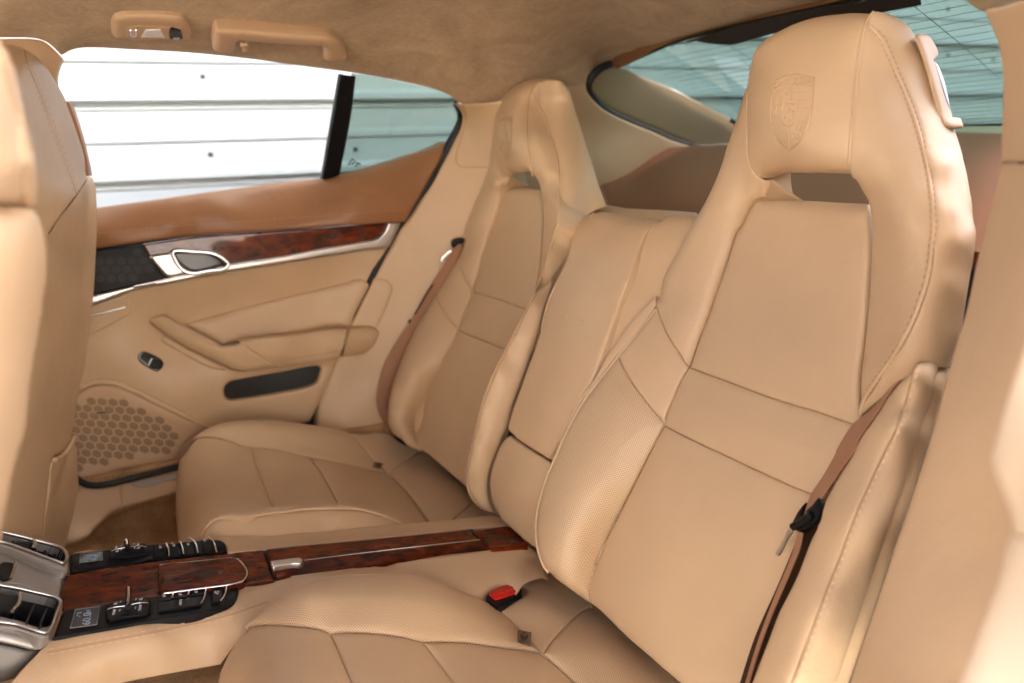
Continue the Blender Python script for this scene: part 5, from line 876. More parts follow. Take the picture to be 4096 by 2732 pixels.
panel('lower_block', cbk, M['hide'], [(P('F', 1166,998, 1210,1028, 1262,1060), .008, .006), (P('F', 1262,1060, 1275,1160, 1270,1270), 0, 0), (P('F', 1270,1270, 1225,1257, 1145,1190), .01, .006), (P('F', 1145,1190, 1126,1150, 1121,1100, 1133,1050, 1150,1012, 1166,998), .016, .012)], CBl, .08, back=-SN, bulge=.004, h=14)
piping('edge_crease', cbk, M['hide'], C(P('T2', 1800,1425, 1740,1500), P('M2', 1700,60, 1590,310, 1500,500, 1445,700)), CB, .0022, -.0022)
dn = MB()
for q in (P('M2', 1580,600, 1610,607), P('M2', 1580,622, 1606,628), P('M2', 1712,638, 1742,645), P('M2', 1712,662, 1740,668)): dn.tube(on(CB, smooth(q, 4), .0022), .0011, False, 6)
dn.build('surface_dents', M['hide'], cbk, kind='stuff')
panel('top_rear', cbk, M['hide'], [(P('T2', 1780,1385, 1892,1372, 2010,1390, 2351,1408, 2500,1420), .01, .006), (P('T2', 2500,1420, 2450,1500, 2300,1480), 0, 0), (P('T2', 2300,1480, 2000,1440, 1780,1385), .01, .006)], Surf(*[('T2', x, y, 'f', f) for x, y, f in [(1780,1385,-.05),(1892,1372,-.075),(2351,1405,-.08),(2000,1440,-.045),(2450,1500,-.05)]]), .03, back=(.8, 0, -.6), h=14)

# ================================================================== CENTRE CONSOLE
con = thing('centre_console', 'long tan leather centre console topped by glossy burl wood, switch panels and two rear vents', 'console', (.2, 1.09, -.62))
PC = Plane('c', 0.0, uv=((1, 0, 0), (0, 1, 0)))
def pc(o): return Plane('c', o, uv=((1, 0, 0), (0, 1, 0)))
# leather body: near shoulder and flank
SNr = Surf(*[(a, x, y, k, v) for a, x, y, k, v in [('B1',370,1262,'c',-.002),('B1',1000,1155,'c',-.002),('B1',1560,1065,'c',-.002),('B1',1610,905,'c',-.003),('B1',1840,876,'c',-.003),('B2',500,750,'c',-.003),('B2',1110,670,'c',-.003),('B2',1360,632,'c',-.004),
    ('B1',330,1330,'c',-.006),('B1',1000,1225,'c',-.006),('B1',1600,1115,'c',-.007),('B1',1900,1000,'c',-.008),('B2',400,830,'c',-.012),('B2',1200,780,'c',-.014),('B2',1420,740,'c',-.02),
    ('B1',100,1565,'y',.925),('B1',770,1565,'y',.945),('B1',1450,1430,'y',.955),('B1',1000,1400,'y',.948),('B1',700,1400,'y',.945),('B1',350,1450,'y',.938),('B1',1640,1180,'y',.958),('B2',1000,950,'y',.975),('B2',1160,1050,'y',.976),('B2',1400,860,'y',.985),('B2',1480,840,'y',.985),('B1',2200,980,'y',.965)]], sm=1e-6)
NEAR = [(P('B1', 345,1270, 700,1212, 1000,1158, 1300,1110, 1480,1078, 1530,1062, 1572,1025, 1596,965, 1604,908), .004, .003), (C(P('B1', 1604,908, 1840,875, 2100,840, 2351,808), P('B2', 300,782, 700,724, 1110,668, 1362,631)), .004, .003),
        (P('B2', 1362,631, 1410,665, 1450,720, 1485,800, 1500,850), .012, .009), (C(P('B2', 1500,850, 1340,900, 1200,1080, 1000,1010, 700,900, 400,870, 100,890), P('B1', 2240,890, 2000,960, 1800,1080, 1650,1230, 1560,1330, 1480,1440)), 0, 0),
        (P('B1', 1480,1440, 1100,1510, 770,1575, 300,1660, 0,1720), .004, .002), (P('B1', 0,1720, 60,1590, 345,1270), 0, 0)]
panel('console_side', con, M['hide'], NEAR, SNr, .02, back=(0, 1, -.3), h=16)
stitch(con, M['thread'], [C(P('B1', 330,1355, 700,1285, 1000,1228, 1300,1165, 1500,1118, 1650,1070, 1790,1020))], SNr, off=.0005, L=.006, shift=-9)
stitch(con, M['thread'], [C(P('B1', 330,1355, 700,1285, 1000,1228, 1300,1165, 1500,1118, 1650,1070, 1790,1020))], SNr, off=.0005, L=.006, shift=11)
piping('console_seam', con, M['thread_dark'], C(P('B1', 318,1362, 700,1287, 1000,1230, 1300,1167, 1500,1120, 1650,1072, 1800,1018)), SNr, .0008, -.0002)
# far shoulder
SFr = Surf(*[(a, x, y, k, v) for a, x, y, k, v in [('B1',455,690,'c',-.002),('B1',1000,632,'c',-.002),('B1',1420,594,'c',-.003),('B1',2351,535,'c',-.010),('B2',500,490,'c',-.012),('B2',1115,433,'c',-.014),('B1',1770,668,'c',-.002),('B2',0,620,'c',-.002),('B2',930,532,'c',-.002),('B2',1235,505,'c',-.002),('B1',2000,600,'c',-.003),('B2',700,500,'c',-.005)]], sm=1e-6)
FAR = [(P('B1', 440,700, 520,672, 800,648, 1100,615, 1420,585, 1480,572, 1700,563, 2000,548, 2351,527), .012, .009), (P('B2', 0,531, 250,510, 500,488, 800,462, 1110,432), .012, .009), (P('B2', 1110,432, 1160,440, 1200,468, 1240,505), .006, .004), (P('B2', 1240,505, 960,530, 500,575, 0,623), .003, .002), (P('B1', 2183,623, 1900,650, 1770,670, 1530,692), .003, .002), (P('B1', 1530,692, 1522,650, 1490,612, 1440,598, 1300,606, 1000,632, 700,662, 470,690), .003, .002), (P('B1', 470,690, 440,700), 0, 0)]
panel('console_side', con, M['hide'], FAR, SFr, .06, back=(0, .35, -1), h=12)
# burl pieces
WB = [P('B1', 440,840, 700,790, 1040,744, 1300,715, 1530,690, 1770,668), P('B1', 1770,668, 1800,760, 1842,874), P('B1', 1842,874, 1604,906, 1300,945, 1000,992, 700,1040, 425,1082), P('B1', 425,1082, 405,1000, 440,840)]
panel('burl_top', con, M['wood'], [(a, .004, .002) for a in WB], pc(0), .03, back=(0, 0, -1), h=12)
LIDA = P('B1', 1064,775, 1090,762, 1330,738, 1560,716, 1590,720, 1625,752, 1655,800, 1652,835, 1630,868, 1580,887, 1330,922, 1110,952, 1085,948, 1068,915, 1060,840)
la = panel('burl_hump', con, M['wood'], [(LIDA, .006, .004)], pc(.010), .012, back=(0, 0, -1), h=10)
piping('hump_edge', la, M['chrome'], P('B1', 1100,953, 1330,922, 1580,887, 1632,868, 1655,835, 1656,800, 1625,752, 1592,722), pc(.010), .0014, -.0022)
piping('hump_edge', la, M['chrome'], P('B1', 1072,765, 1090,761, 1330,737, 1560,715), pc(.010), .0010, -.0022)
LB1 = [C(P('B1', 1790,664, 2100,632, 2351,610), P('B2', 300,597, 700,558, 950,533)), P('B2', 950,533, 985,560, 1040,603), C(P('B2', 1040,603, 760,634, 480,665, 200,698), P('B1', 2351,702, 2040,741, 1815,771)), P('B1', 1815,771, 1800,710, 1790,664)]
LB2 = [C(P('B1', 1815,773, 2040,743, 2351,704), P('B2', 200,700, 480,667, 760,636, 1040,605)), P('B2', 1040,605, 1110,664), C(P('B2', 1110,664, 700,722, 300,780, 0,824), P('B1', 2100,839, 1862,871)), P('B1', 1862,871, 1835,820, 1815,773)]
lb = panel('burl_lid', con, M['wood'], [(a, .003, .002) for a in LB1], pc(.003), .02, back=(0, 0, -1), h=12)
SLB = Surf(*[(a, x, y, 'c', v) for a, x, y, v in [('B1',1815,773,.003),('B1',2351,704,.003),('B2',1040,605,.003),('B2',1110,664,-.003),('B2',0,824,-.003),('B1',1862,871,-.003)]], uv=((1, 0, 0), (0, 1, 0)))
panel('burl_lid', con, M['wood'], [(a, .003, .002) for a in LB2], SLB, .02, back=(0, 0, -1), h=12)
piping('lid_ridge', lb, M['chrome'], C(P('B1', 2040,742, 2351,703), P('B2', 200,699, 480,666, 760,635, 1040,604)), pc(.003), .0009, .0002)
EB = [P('B2', 985,545, 1110,526, 1240,506), P('B2', 1240,506, 1300,560, 1362,627), P('B2', 1362,627, 1240,645, 1118,661), P('B2', 1118,661, 1050,605, 985,545)]
panel('burl_end', con, M['wood'], [(a, .003, .002) for a in EB], pc(.002), .02, back=(0, 0, -1), h=12)
panel('lid_gap', con, M['rubber'], [(P('B1', 1770,660, 1805,655), 0, 0), (P('B1', 1805,655, 1820,760, 1875,868), 0, 0), (P('B1', 1875,868, 1838,876), 0, 0), (P('B1', 1838,876, 1800,760, 1770,660), 0, 0)], pc(-.004), .01, back=(0, 0, -1), h=20)
panel('lid_gap', con, M['rubber'], [(P('B2', 940,530, 990,530), 0, 0), (P('B2', 990,530, 1130,662), 0, 0), (P('B2', 1130,662, 1095,668), 0, 0), (P('B2', 1095,668, 940,530), 0, 0)], pc(-.004), .01, back=(0, 0, -1), h=20)
hd_ = panel('lid_latch', con, M['satin'], [(P('B1', 1815,742, 2000,720, 2025,725, 2036,742), .003, .002), (P('B1', 2036,742, 2028,758, 1960,764, 1835,782), .003, .002), (P('B1', 1835,782, 1845,820, 1830,805, 1815,742), .003, .002)], pc(.008), .010, back=(0, 0, -1), h=8)
# switch panels
NP = [P('B1', 395,1150, 425,1082, 660,1046, 1000,992, 1300,945, 1604,907), P('B1', 1604,907, 1596,965, 1572,1020, 1530,1055, 1480,1070), P('B1', 1480,1070, 1300,1102, 1000,1150, 700,1203, 352,1260), P('B1', 352,1260, 395,1150)]
npn = panel('switch_panel', con, M['black'], [(a, .004, .003) for a in NP], pc(.0015), .02, back=(0, 0, -1), h=12)
FP = [P('B1', 468,832, 470,760, 475,700, 520,688), P('B1', 520,688, 760,662, 1000,634, 1300,608, 1420,598), P('B1', 1420,598, 1480,604, 1515,630, 1530,690), P('B1', 1530,690, 1300,715, 1040,744, 700,792, 468,832)]
SFP = Surf(*[(a, x, y, 'c', v) for a, x, y, v in [('B1',475,700,.006),('B1',1000,636,.006),('B1',1420,600,.006),('B1',470,760,.006),('B1',1000,700,.005),('B1',1500,660,.005),('B1',468,832,-.004),('B1',1000,750,-.004),('B1',1530,690,-.002)]], sm=1e-6, uv=((1, 0, 0), (0, 1, 0)))
fpn = panel('switch_panel', con, M['black'], [(a, .004, .003) for a in FP], SFP, .02, back=(0, 0, -1), h=12)
# displays
d1 = plate('display', npn, M['lcd'], segs_poly(P('B1', 470,1195, 505,1072, 668,1050, 650,1170)), pc(.0035), .0006, .002, .001, .0005)
rm = MB(); rm.tube(on(pc(.0042), np.vstack([smooth(z, 8) for z in segs_poly(P('B1', 472,1196, 506,1072, 668,1050, 651,1171))]), 0), .0006); rm.build('display_rim', M['rim'], d1)
DQ1 = P('B1', 616,1186, 590,1076, 560,1082, 550,1190)
text_on('display_reading', '60.0', [P('B1', 606,1172)[0], P('B1', 616,1090)[0], P('B1', 558,1098)[0], P('B1', 550,1180)[0]], pc(.0042), M['digit'], d1, .0003, bold=.004)
bars = MB()
for x in (584, 594, 604): bars.box(on(pc(.0045), P('B1', x, 1088))[0], (.0004, 0, 0), (0, .0055, 0), (0, 0, .0002))
bars.tube(on(pc(.0045), P('B1', 545,1092, 520,1097, 516,1112, 540,1118), 0), .0005, False, 5)
bars.build('display_bars', M['digit'], d1, kind='stuff')
d2 = plate('display', fpn, M['lcd'], segs_poly(P('B1', 533,762, 538,700, 686,682, 690,742)), SFP, .0006, .002, .001, .0005)
text_on('display_reading', '60.0', [P('B1', 645,745)[0], P('B1', 652,712)[0], P('B1', 600,722)[0], P('B1', 596,750)[0]], SFP, M['digit'], d2, .0012, bold=.004)
rm = MB(); rm.tube(on(SFP, P('B1', 533,762, 538,700, 686,682, 690,742, 533,762), .0012), .0006); rm.build('display_rim', M['rim'], d2)
# toggles
def toggle(par, surf, base, bars_, tip, words):
    t = plate('toggle_base', par, M['black'], base, surf, .004, .006, .004, .003, h=8)
    for q in bars_: piping('toggle_line', t, M['chrome'], q, surf, .0009, .0046, 5)
    MB().tube(on(surf, smooth(tip, 5), .010), .0034, False, 10).build('toggle_fin', M['black'], t, angle=60)
    MB().tube(on(surf, smooth(tip, 5)[:-2], .0132), .0017, False, 10).build('toggle_tip', M['chrome'], t, angle=60)
    for s, q in words: text_on('toggle_legend', s, [P('B1', *z)[0] for z in q], surf, M['white'], t, .0043, bold=.008)
    return t
toggle(npn, pc(.003), P('B1', 718,1060, 740,1035, 850,1020, 990,995, 1006,1005, 1008,1090, 990,1108, 800,1140, 740,1158, 715,1140), [P('B1', 722,1097, 760,1082, 845,1070), P('B1', 880,1062, 940,1050, 996,1052)], P('B1', 862,990, 862,1050, 855,1110),
    [('TEMP', ((770,1130), (778,1090), (760,1092), (752,1132))), ('TEMP', ((946,1100), (952,1058), (934,1062), (928,1104))), ('+', ((808,1106), (814,1090), (798,1092), (792,1110))), ('+', ((814,1046), (818,1034), (804,1036), (800,1050))), ('I', ((912,1088), (914,1074), (906,1076), (904,1090))), ('I', ((916,1030), (918,1018), (910,1019), (908,1032))), ('&', ((786,1060), (790,1040), (764,1046), (760,1066))), ('&', ((956,1030), (960,1012), (934,1016), (930,1036)))])
toggle(fpn, SFP, P('B1', 735,732, 742,672, 850,650, 980,638, 990,700, 950,718, 800,738), [P('B1', 745,698, 790,682, 840,674), P('B1', 880,668, 940,664, 985,672)], P('B1', 852,655, 858,680, 862,705),
    [('TEMP', ((786,680), (790,660), (778,662), (774,682))), ('TEMP', ((932,660), (936,642), (924,644), (920,664))), ('+', ((820,664), (822,655), (808,657), (806,667))), ('+', ((820,690), (824,680), (810,683), (806,694))), ('I', ((902,652), (903,644), (898,645), (897,654))), ('I', ((910,680), (911,670), (905,671), (904,681))), ('&', ((796,700), (800,686), (778,690), (774,706))), ('&', ((942,678), (946,668), (924,672), (920,684)))])
# seat buttons with bright tips; near side
def key(par, surf, face, tips, icon):
    b = plate('seat_button', par, M['black'], segs_poly(face), surf, .0035, .004, .001, .0008, h=8)
    for q in tips: MB().tube(on(surf, smooth(q, 4), .0046), .0013, False, 8, .8).build('button_tip', M['chrome'], b, angle=60)
    if icon is not None:
        mb = MB()
        for q in icon: mb.tube(on(surf, smooth(q, 4), .0041), .0004, False, 5)
        mb.build('button_symbol', M['white'], b, kind='stuff')
    return b
def seat_icon(x, y, s=1.0, m=1): return [P('B1', x - 10 * s, y + 10 * s, x + 2 * s, y + 2 * s, x + 6 * s, y - 10 * s), P('B1', x - 12 * s, y - 4 * s, x - 2 * s, y + 10 * s, x + 10 * s, y + 4 * s), P('B1', x - 6 * s, y - 12 * s, x - 2 * s, y - 2 * s)]
pn = pc(.0015)
key(npn, pn, P('B1', 1064,1028, 1066,985, 1150,972, 1148,1016), [P('B1', 1166,962, 1162,990, 1155,1018)], seat_icon(1102, 996))
key(npn, pn, P('B1', 1172,1012, 1176,968, 1258,955, 1256,1000), [P('B1', 1270,945, 1268,975, 1262,1002)], seat_icon(1210, 985, 1.1))
key(npn, pn, P('B1', 1280,996, 1284,952, 1370,940, 1368,985), [P('B1', 1384,930, 1380,975, 1372,1010, 1350,1055)], seat_icon(1318, 968))
ka = key(npn, pn, P('B1', 1066,1100, 1064,1034, 1366,988, 1340,1058), [], None)
text_on('button_legend', 'AUTO', [P('B1', *z)[0] for z in ((1218,1062), (1222,1024), (1204,1026), (1200,1066))], pn, M['white'], ka, .0042, bold=.008)
key(npn, pn, P('B1', 1420,1042, 1425,935, 1500,922, 1480,1030), [P('B1', 1524,912, 1518,960, 1505,1000, 1478,1038)], [P('B1', 1440,970, 1452,985, 1466,985), P('B1', 1440,980, 1450,965), P('B1', 1452,980, 1460,966), P('B1', 1462,980, 1470,966)])
for (face, tip, ic) in ((P('B1', 1030,735, 1032,650, 1100,642, 1128,728), P('B1', 1112,645, 1125,680, 1132,730), (1072, 668)), (P('B1', 1140,725, 1118,642, 1196,634, 1225,716), P('B1', 1208,632, 1222,672, 1230,718), (1166, 655)), (P('B1', 1236,714, 1214,632, 1290,622, 1322,704), P('B1', 1270,608, 1300,625, 1320,660, 1330,710), (1264, 646)), (P('B1', 1375,700, 1350,612, 1412,606, 1448,690), P('B1', 1398,600, 1430,618, 1450,650, 1460,698), (1376, 620))):
    key(fpn, SFP, face, [tip], seat_icon(*ic, .8))
text_on('panel_legend', 'AUTO', [P('B1', *z)[0] for z in ((1158,638), (1162,622), (1152,624), (1148,640))], SFP, M['white'], fpn, .0012, bold=.008)
# rear vents: face sloping up towards the front seats
VN = np.array([.5, 0, .87]); VV = VN @ np.array([-.122, 0, -.508])
def vp(o=0.0): return Plane(VN, VV + o * np.linalg.norm(VN), uv=((1, 0, 0), (0, 1, 0)))
VBK = -VN
vm = panel('vent_housing', con, M['silver'], [(P('B1', -200,640, 20,668, 200,730, 440,838), .004, .003), (P('B1', 440,838, 425,900, 405,1000), .004, .003), (P('B1', 405,1000, 200,930, 0,880, -200,850), .003, .002), (P('B1', -200,850, -200,640), 0, 0)], vp(-.006), .03, back=VBK, h=14)
vs = plate('vent_switch', vm, M['black'], P('B1', 5,765, 15,758, 92,768, 97,782, 60,875, 40,883, 0,875, -30,800), vp(-.006), .003, .006, .003, .002, h=8)
MB().tube(on(vp(-.006), smooth(P('B1', 97,772, 85,820, 62,880), 5), .0035), .0022, False, 8, .6).build('vent_switch_tip', M['chrome'], vs, angle=60)
def vent(rimq, openq, slats, knobq, kt, srf, lip):
    v = panel('air_vent', con, M['silver'], [(rimq, .008, .006)], srf, .010, back=VBK, off=.004, h=12, holes=[(openq, .005, .004)])
    rq = smooth(openq, 8, True); A = on(srf, rq, .002); B = on(srf, rq, -.034); n_ = len(A)
    MB().add(list(A) + list(B), [(i, (i + 1) % n_, n_ + (i + 1) % n_, n_ + i) for i in range(n_)] + [tuple(range(n_, 2 * n_))]).build('vent_throat', M['rubber'], v)
    for q in slats:
        a = on(srf, smooth(q, 10), -.004); nn = srf.nrm(smooth(q, 10)); mb = MB(); n = len(a); V = []; 
        for i in range(n): V += [a[i] + [.0012, 0, 0], a[i] - [.0012, 0, 0], a[i] - nn[i] * .022 - [.0012, 0, 0], a[i] - nn[i] * .022 + [.0012, 0, 0]]
        F = [(i * 4 + k, i * 4 + (k + 1) % 4, i * 4 + 4 + (k + 1) % 4, i * 4 + 4 + k) for i in range(n - 1) for k in range(4)] + [(0, 1, 2, 3), (n * 4 - 1, n * 4 - 2, n * 4 - 3, n * 4 - 4)]
        mb.add(V, F).build('vent_slat', M['slat'], v)
    kb = panel('vent_knob', v, M['black'], [(knobq, .006, .004)], srf, .02, back=VBK, off=.003, h=8)
    piping('knob_tip', kb, M['chrome'], kt, srf, .0022, .005)
    MB().tube(on(srf, smooth(openq, 8, True), .0035), .0020, True, 8).build('vent_rim', M['satin'], v, angle=60)
    return v
V1 = vp(0)
vent(P('B1', -250,850, 0,885, 200,935, 390,985, 420,1010, 425,1050, 380,1150, 345,1240, 320,1268, 270,1268, 100,1215, -250,1150), P('B1', -200,905, 20,930, 200,965, 380,1015, 398,1040, 370,1120, 330,1225, 305,1245, 260,1240, 100,1190, -200,1120),
     [P('B1', 30,945, 0,1020, -30,1090), P('B1', 150,985, 110,1080, 80,1165), P('B1', 240,1015, 205,1100, 165,1190), P('B1', 325,1040, 290,1130, 262,1220)], P('B1', -80,960, 30,970, 120,975, 132,990, 110,1060, 70,1110, 10,1100, -80,1150), P('B1', 126,985, 112,1055, 72,1108), V1, None)
VL = Surf(('B1',-250,1165,'y',.955),('B1',345,1262,'y',.962),('B1',0,1570,'y',.935),('B1',270,1420,'y',.950),('B1',100,1320,'y',.950),('B1',-250,1600,'y',.925))
panel('vent_skirt', con, M['silver'], [(P('B1', -250,1165, 100,1235, 270,1285, 350,1262), .006, .004), (P('B1', 350,1262, 320,1315, 290,1338), .006, .004), (P('B1', 290,1338, 230,1345, 100,1315, -250,1245), .004, .003), (P('B1', -250,1245, -250,1165), 0, 0)], VL, .03, h=10, back=(0, 1, 0))
panel('vent_skirt', con, M['taupe'], [(P('B1', -250,1250, 100,1320, 230,1350, 290,1342), .004, .003), (P('B1', 290,1342, 262,1410, 200,1485, 120,1535, 0,1570, -250,1600), .02, .012), (P('B1', -250,1600, -250,1250), 0, 0)], VL, .03, h=12, back=(0, 1, 0), off=-.004)
V2 = vp(0)
vent(P('B1', -250,500, 50,556, 200,595, 420,655, 455,680, 468,720, 465,800, 450,832, 400,825, 200,745, 20,668, -250,600), P('B1', -200,530, 60,578, 200,612, 400,672, 432,700, 440,745, 420,775, 380,765, 200,700, 30,640, -200,580),
     [P('B1', 95,590, 108,640, 100,670), P('B1', 240,635, 255,690, 240,715), P('B1', 310,655, 330,710, 322,740), P('B1', 375,680, 385,725, 375,760)], P('B1', 90,630, 180,618, 215,622, 225,640, 210,680, 185,692, 110,660), P('B1', 217,624, 224,650, 208,684), V2, None)
# carpet side of the console, buckle
bk = thing('belt_buckle', 'black seat belt buckle with red release button set in the near rear cushion', 'belt buckle', (.45, .93, -.6))
BKS = Surf(*[('B2', x, y, 'k', v) for x, y, v in [(1085,965,-.040),(1270,892,-.046),(1330,945,-.050),(1165,1052,-.042)]])
panel('buckle_body', bk, M['black'], [(P('B2', 1085,975, 1095,955, 1180,918, 1262,892, 1285,898, 1325,940, 1325,958, 1290,990, 1180,1050, 1160,1052, 1125,1030, 1090,1000), .006, .005)], BKS, .05, back=(0, 0, -1), h=8)
panel('release_button', bk, M['red'], [(P('B2', 1100,968, 1112,953, 1255,897, 1275,897, 1306,935, 1306,948, 1175,1000, 1140,1008, 1128,1000), .004, .003)], BKS, .008, back=(0, 0, -1), off=.004, h=8)
panel('button_thumb', bk, M['red'], [(P('B2', 1130,975, 1250,925, 1262,935, 1160,985), .002, .001)], BKS, .002, back=(0, 0, -1), off=.0055, h=8)
# child-seat anchor tags
def iso(seat_, q, circ, surf, label):
    t = panel('anchor_tag', seat_, M['tagc'], [(a, .001, .0005) for a in segs_poly(q)], surf, .0015, off=.009, h=8)
    c = q.mean(0) if circ is None else circ[0]; r = circ[1]
    a = np.linspace(0, 2 * np.pi, 18)[:-1]
    panel('tag_emblem', t, M['tagd'], [(np.stack([c[0] + r * np.cos(a), c[1] + r * np.sin(a)], 1), 0, 0)], surf, .0006, off=.0099, h=6)
    return t
t1 = iso(seat, P('B2', 1290,1232, 1388,1248, 1378,1338, 1285,1318), (P('B2', 1337,1280)[0], 17), SQ, '')
mb = MB()
for q in (P('B2', 1315,1280, 1330,1292, 1350,1288, 1358,1268), P('B2', 1328,1275, 1340,1285)): mb.tube(on(SQ, smooth(q, 3), .0104), .0006, False, 5)
mb.build('tag_figure', M['tagc'], t1)
text_on('tag_lettering', 'ISOFIX', [P('B2', *z)[0] for z in ((1300,1336), (1364,1344), (1366,1326), (1302,1318))], SQ, M['tagd'], t1, .0096)
iso(seat2, P('B2', 322,92, 386,103, 370,142, 312,128), (P('B2', 350,117)[0], 11), DQ, '')
# ================================================================== FRONT SEATS, seen from behind
fs = thing('front_seat', 'far front seat from behind, stitched seam down its headrest, elastic pocket below', 'car seat', (-.2, 1.49, -.75), 'front bucket seats')
FA = Surf(*[(a, x, y, k, v) for a, x, y, k, v in [('T1',75,285,'y',1.42),('T1',215,325,'y',1.50),('T1',380,510,'y',1.58),('T1',520,840,'y',1.62),('T1',598,1180,'y',1.62),('T1',180,400,'y',1.42),('T1',300,700,'y',1.46),('T1',410,990,'y',1.47),('T1',510,1290,'y',1.46),('T1',100,500,'y',1.34),('T1',150,900,'y',1.30),('T1',300,1450,'y',1.32),('T1',340,1568,'y',1.33),('T1',-100,900,'y',1.22)]], sm=1e-6)
SEM = P('T1', 165,305, 178,400, 215,500, 260,605, 310,735, 360,870, 410,1000, 460,1140, 500,1255, 518,1310)
LED = P('T1', 598,1182, 570,1225, 518,1310, 440,1415, 370,1512, 335,1568)
panel('headrest_back', fs, M['hide'], [(P('T1', -200,270, 75,285, 165,305), .02, .012), (SEM, .006, .004), (LED[2:], .008, .005), (P('T1', 335,1568, 200,1600, -200,1600, -200,270), 0, 0)], FA, .12, back=(-1, 0, 0), h=16)
panel('headrest_side', fs, M['hide'], [(P('T1', 165,305, 215,325, 300,400, 380,510, 440,620, 478,725, 520,840, 560,960, 588,1080, 598,1182), .03, .016), (LED[:3], .006, .004), (R(SEM), .006, .004)], FA, .12, back=(-1, .1, 0), h=14)
stitch(fs, M['thread_dark'], [SEM[1:]], FA, shift=9, off=.0002, L=.007); stitch(fs, M['thread_dark'], [SEM[1:]], FA, shift=-9, off=.0002, L=.007)
panel('seat_side', fs, M['brown'], [(P('T1', 462,680, 490,700, 520,770, 562,900, 600,1060, 627,1180), .006, .004), (P('T1', 627,1180, 598,1182), 0, 0), (P('T1', 598,1182, 580,1050, 520,840, 462,680), 0, 0)], Surf(('T1',462,680,'y',1.68),('T1',562,900,'y',1.69),('T1',627,1180,'y',1.69),('T1',590,1100,'y',1.66)), .06, back=(-1, 0, 0), h=12)
FBS_ = Surf(*[(a, x, y, k, v) for a, x, y, k, v in [('T1',600,1183,'y',1.62),('T1',655,1250,'y',1.68),('T1',662,1568,'y',1.68),('M1',640,450,'y',1.67),('M1',565,1000,'y',1.65),('M1',500,1380,'y',1.62),('T1',340,1568,'y',1.36),('M1',300,400,'y',1.34),('M1',250,1000,'y',1.32),('M1',200,1568,'y',1.30),('M1',500,200,'y',1.50),('M1',470,700,'y',1.49),('M1',400,1200,'y',1.46),('B1',280,500,'y',1.36),('B1',150,400,'y',1.28),('M1',-100,700,'y',1.24),('M1',590,500,'y',1.60)]], sm=1e-6)
shl = panel('seat_shell', fs, M['hide'], [(LED[::-1], .004, .003), (C(P('T1', 598,1182, 628,1184, 648,1215, 657,1300, 662,1420), P('M1', 662,30, 655,200, 638,480, 602,760, 566,1000, 532,1150, 512,1320, 490,1420)), .02, .013), (C(P('M1', 490,1420, 455,1520, 370,1560), P('B1', 310,400, 285,620, 270,720)), .008, .006), (C(P('B1', 270,720, -200,720), P('T1', -200,1568)), 0, 0), (P('T1', -200,1568, 335,1568), 0, 0)], FBS_, .12, back=(-1, .1, 0), h=16)
PKS = Surf(*[(a, x, y, k, v) for a, x, y, k, v in [('M1',490,1425,'y',1.60),('M1',525,1500,'y',1.62),('B1',525,200,'y',1.61),('B1',480,480,'y',1.56),('B1',440,660,'y',1.50),('M1',400,1540,'y',1.46),('B1',340,200,'y',1.42),('B1',310,500,'y',1.38),('B1',280,700,'y',1.34),('B1',430,300,'y',1.52)]], sm=1e-6)
rng = np.random.RandomState(3)
def folds(B, V2):
    s = V2[:, 0] * .055 + V2[:, 1] * .018
    t = np.clip((2080 - V2[:, 1]) / 300, 0.1, 1)
    return (.0035 * np.sin(s) + .002 * np.sin(s * 2.3 + 1)) * t
pkt = panel('seat_pocket', fs, M['hide'], [(C(P('M1', 370,1568, 420,1540, 470,1480, 490,1420, 510,1440, 524,1500), P('B1', 526,60, 524,250, 500,400, 470,550, 440,660)), .008, .006), (P('B1', 440,660, 360,700, 280,720), 0, 0), (C(P('B1', 280,720, 300,500, 330,250, 345,110), P('M1', 370,1568)), .01, .007)], PKS, .02, back=(-1, 0, 0), h=9, dent=folds)
piping('pocket_hem', pkt, M['pipe'], C(P('M1', 365,1575, 420,1545, 470,1485, 492,1425)), PKS, .004, .001)
# near front seat, close to the lens
ns = thing('front_seat', 'back of the near tan leather front seat, very close and blurred', 'car seat', (-.2, .73, -.75), 'front bucket seats')
NA = Surf(*[(a, x, y, k, v) for a, x, y, k, v in [('T1',0,90,'y',.56),('T1',80,300,'y',.60),('T1',190,700,'y',.58),('T1',290,1150,'y',.57),('T1',300,1390,'y',.57),('T1',100,700,'y',.50),('T1',160,1100,'y',.49),('T1',0,400,'y',.47),('T1',0,1000,'y',.44),('T1',130,1370,'y',.50),('T1',-300,700,'y',.36)]], sm=1e-6)
GRV = P('T1', -60,200, 0,360, 60,540, 110,720, 150,920, 170,1100, 183,1290)
panel('backrest_edge', ns, M['hide'], [(P('T1', -100,-60, 0,95, 40,170, 82,300, 130,470, 190,700, 250,950, 288,1150, 300,1280, 302,1392), .03, .02), (P('T1', 302,1392, 220,1380, 183,1290), .01, .006), (R(GRV), .012, .010), (P('T1', -60,200, -100,-60), 0, 0)], NA, .12, back=(-1, .2, 0), h=16)
panel('backrest_back', ns, M['hide'], [(GRV, .012, .010), (P('T1', 183,1290, 140,1360, -200,1340), .008, .005), (P('T1', -200,1340, -250,500, -60,200), 0, 0)], NA, .12, back=(-1, .2, 0), h=16)
NB = Surf(*[(a, x, y, k, v) for a, x, y, k, v in [('T1',140,1365,'y',.50),('T1',300,1400,'y',.54),('T1',358,1560,'y',.58),('M1',350,300,'y',.58),('M1',260,900,'y',.57),('M1',180,1568,'y',.55),('B1',50,560,'y',.53),('M1',100,300,'y',.46),('M1',50,1000,'y',.44),('M1',-200,700,'y',.36),('B1',-200,400,'y',.38)]], sm=1e-6)
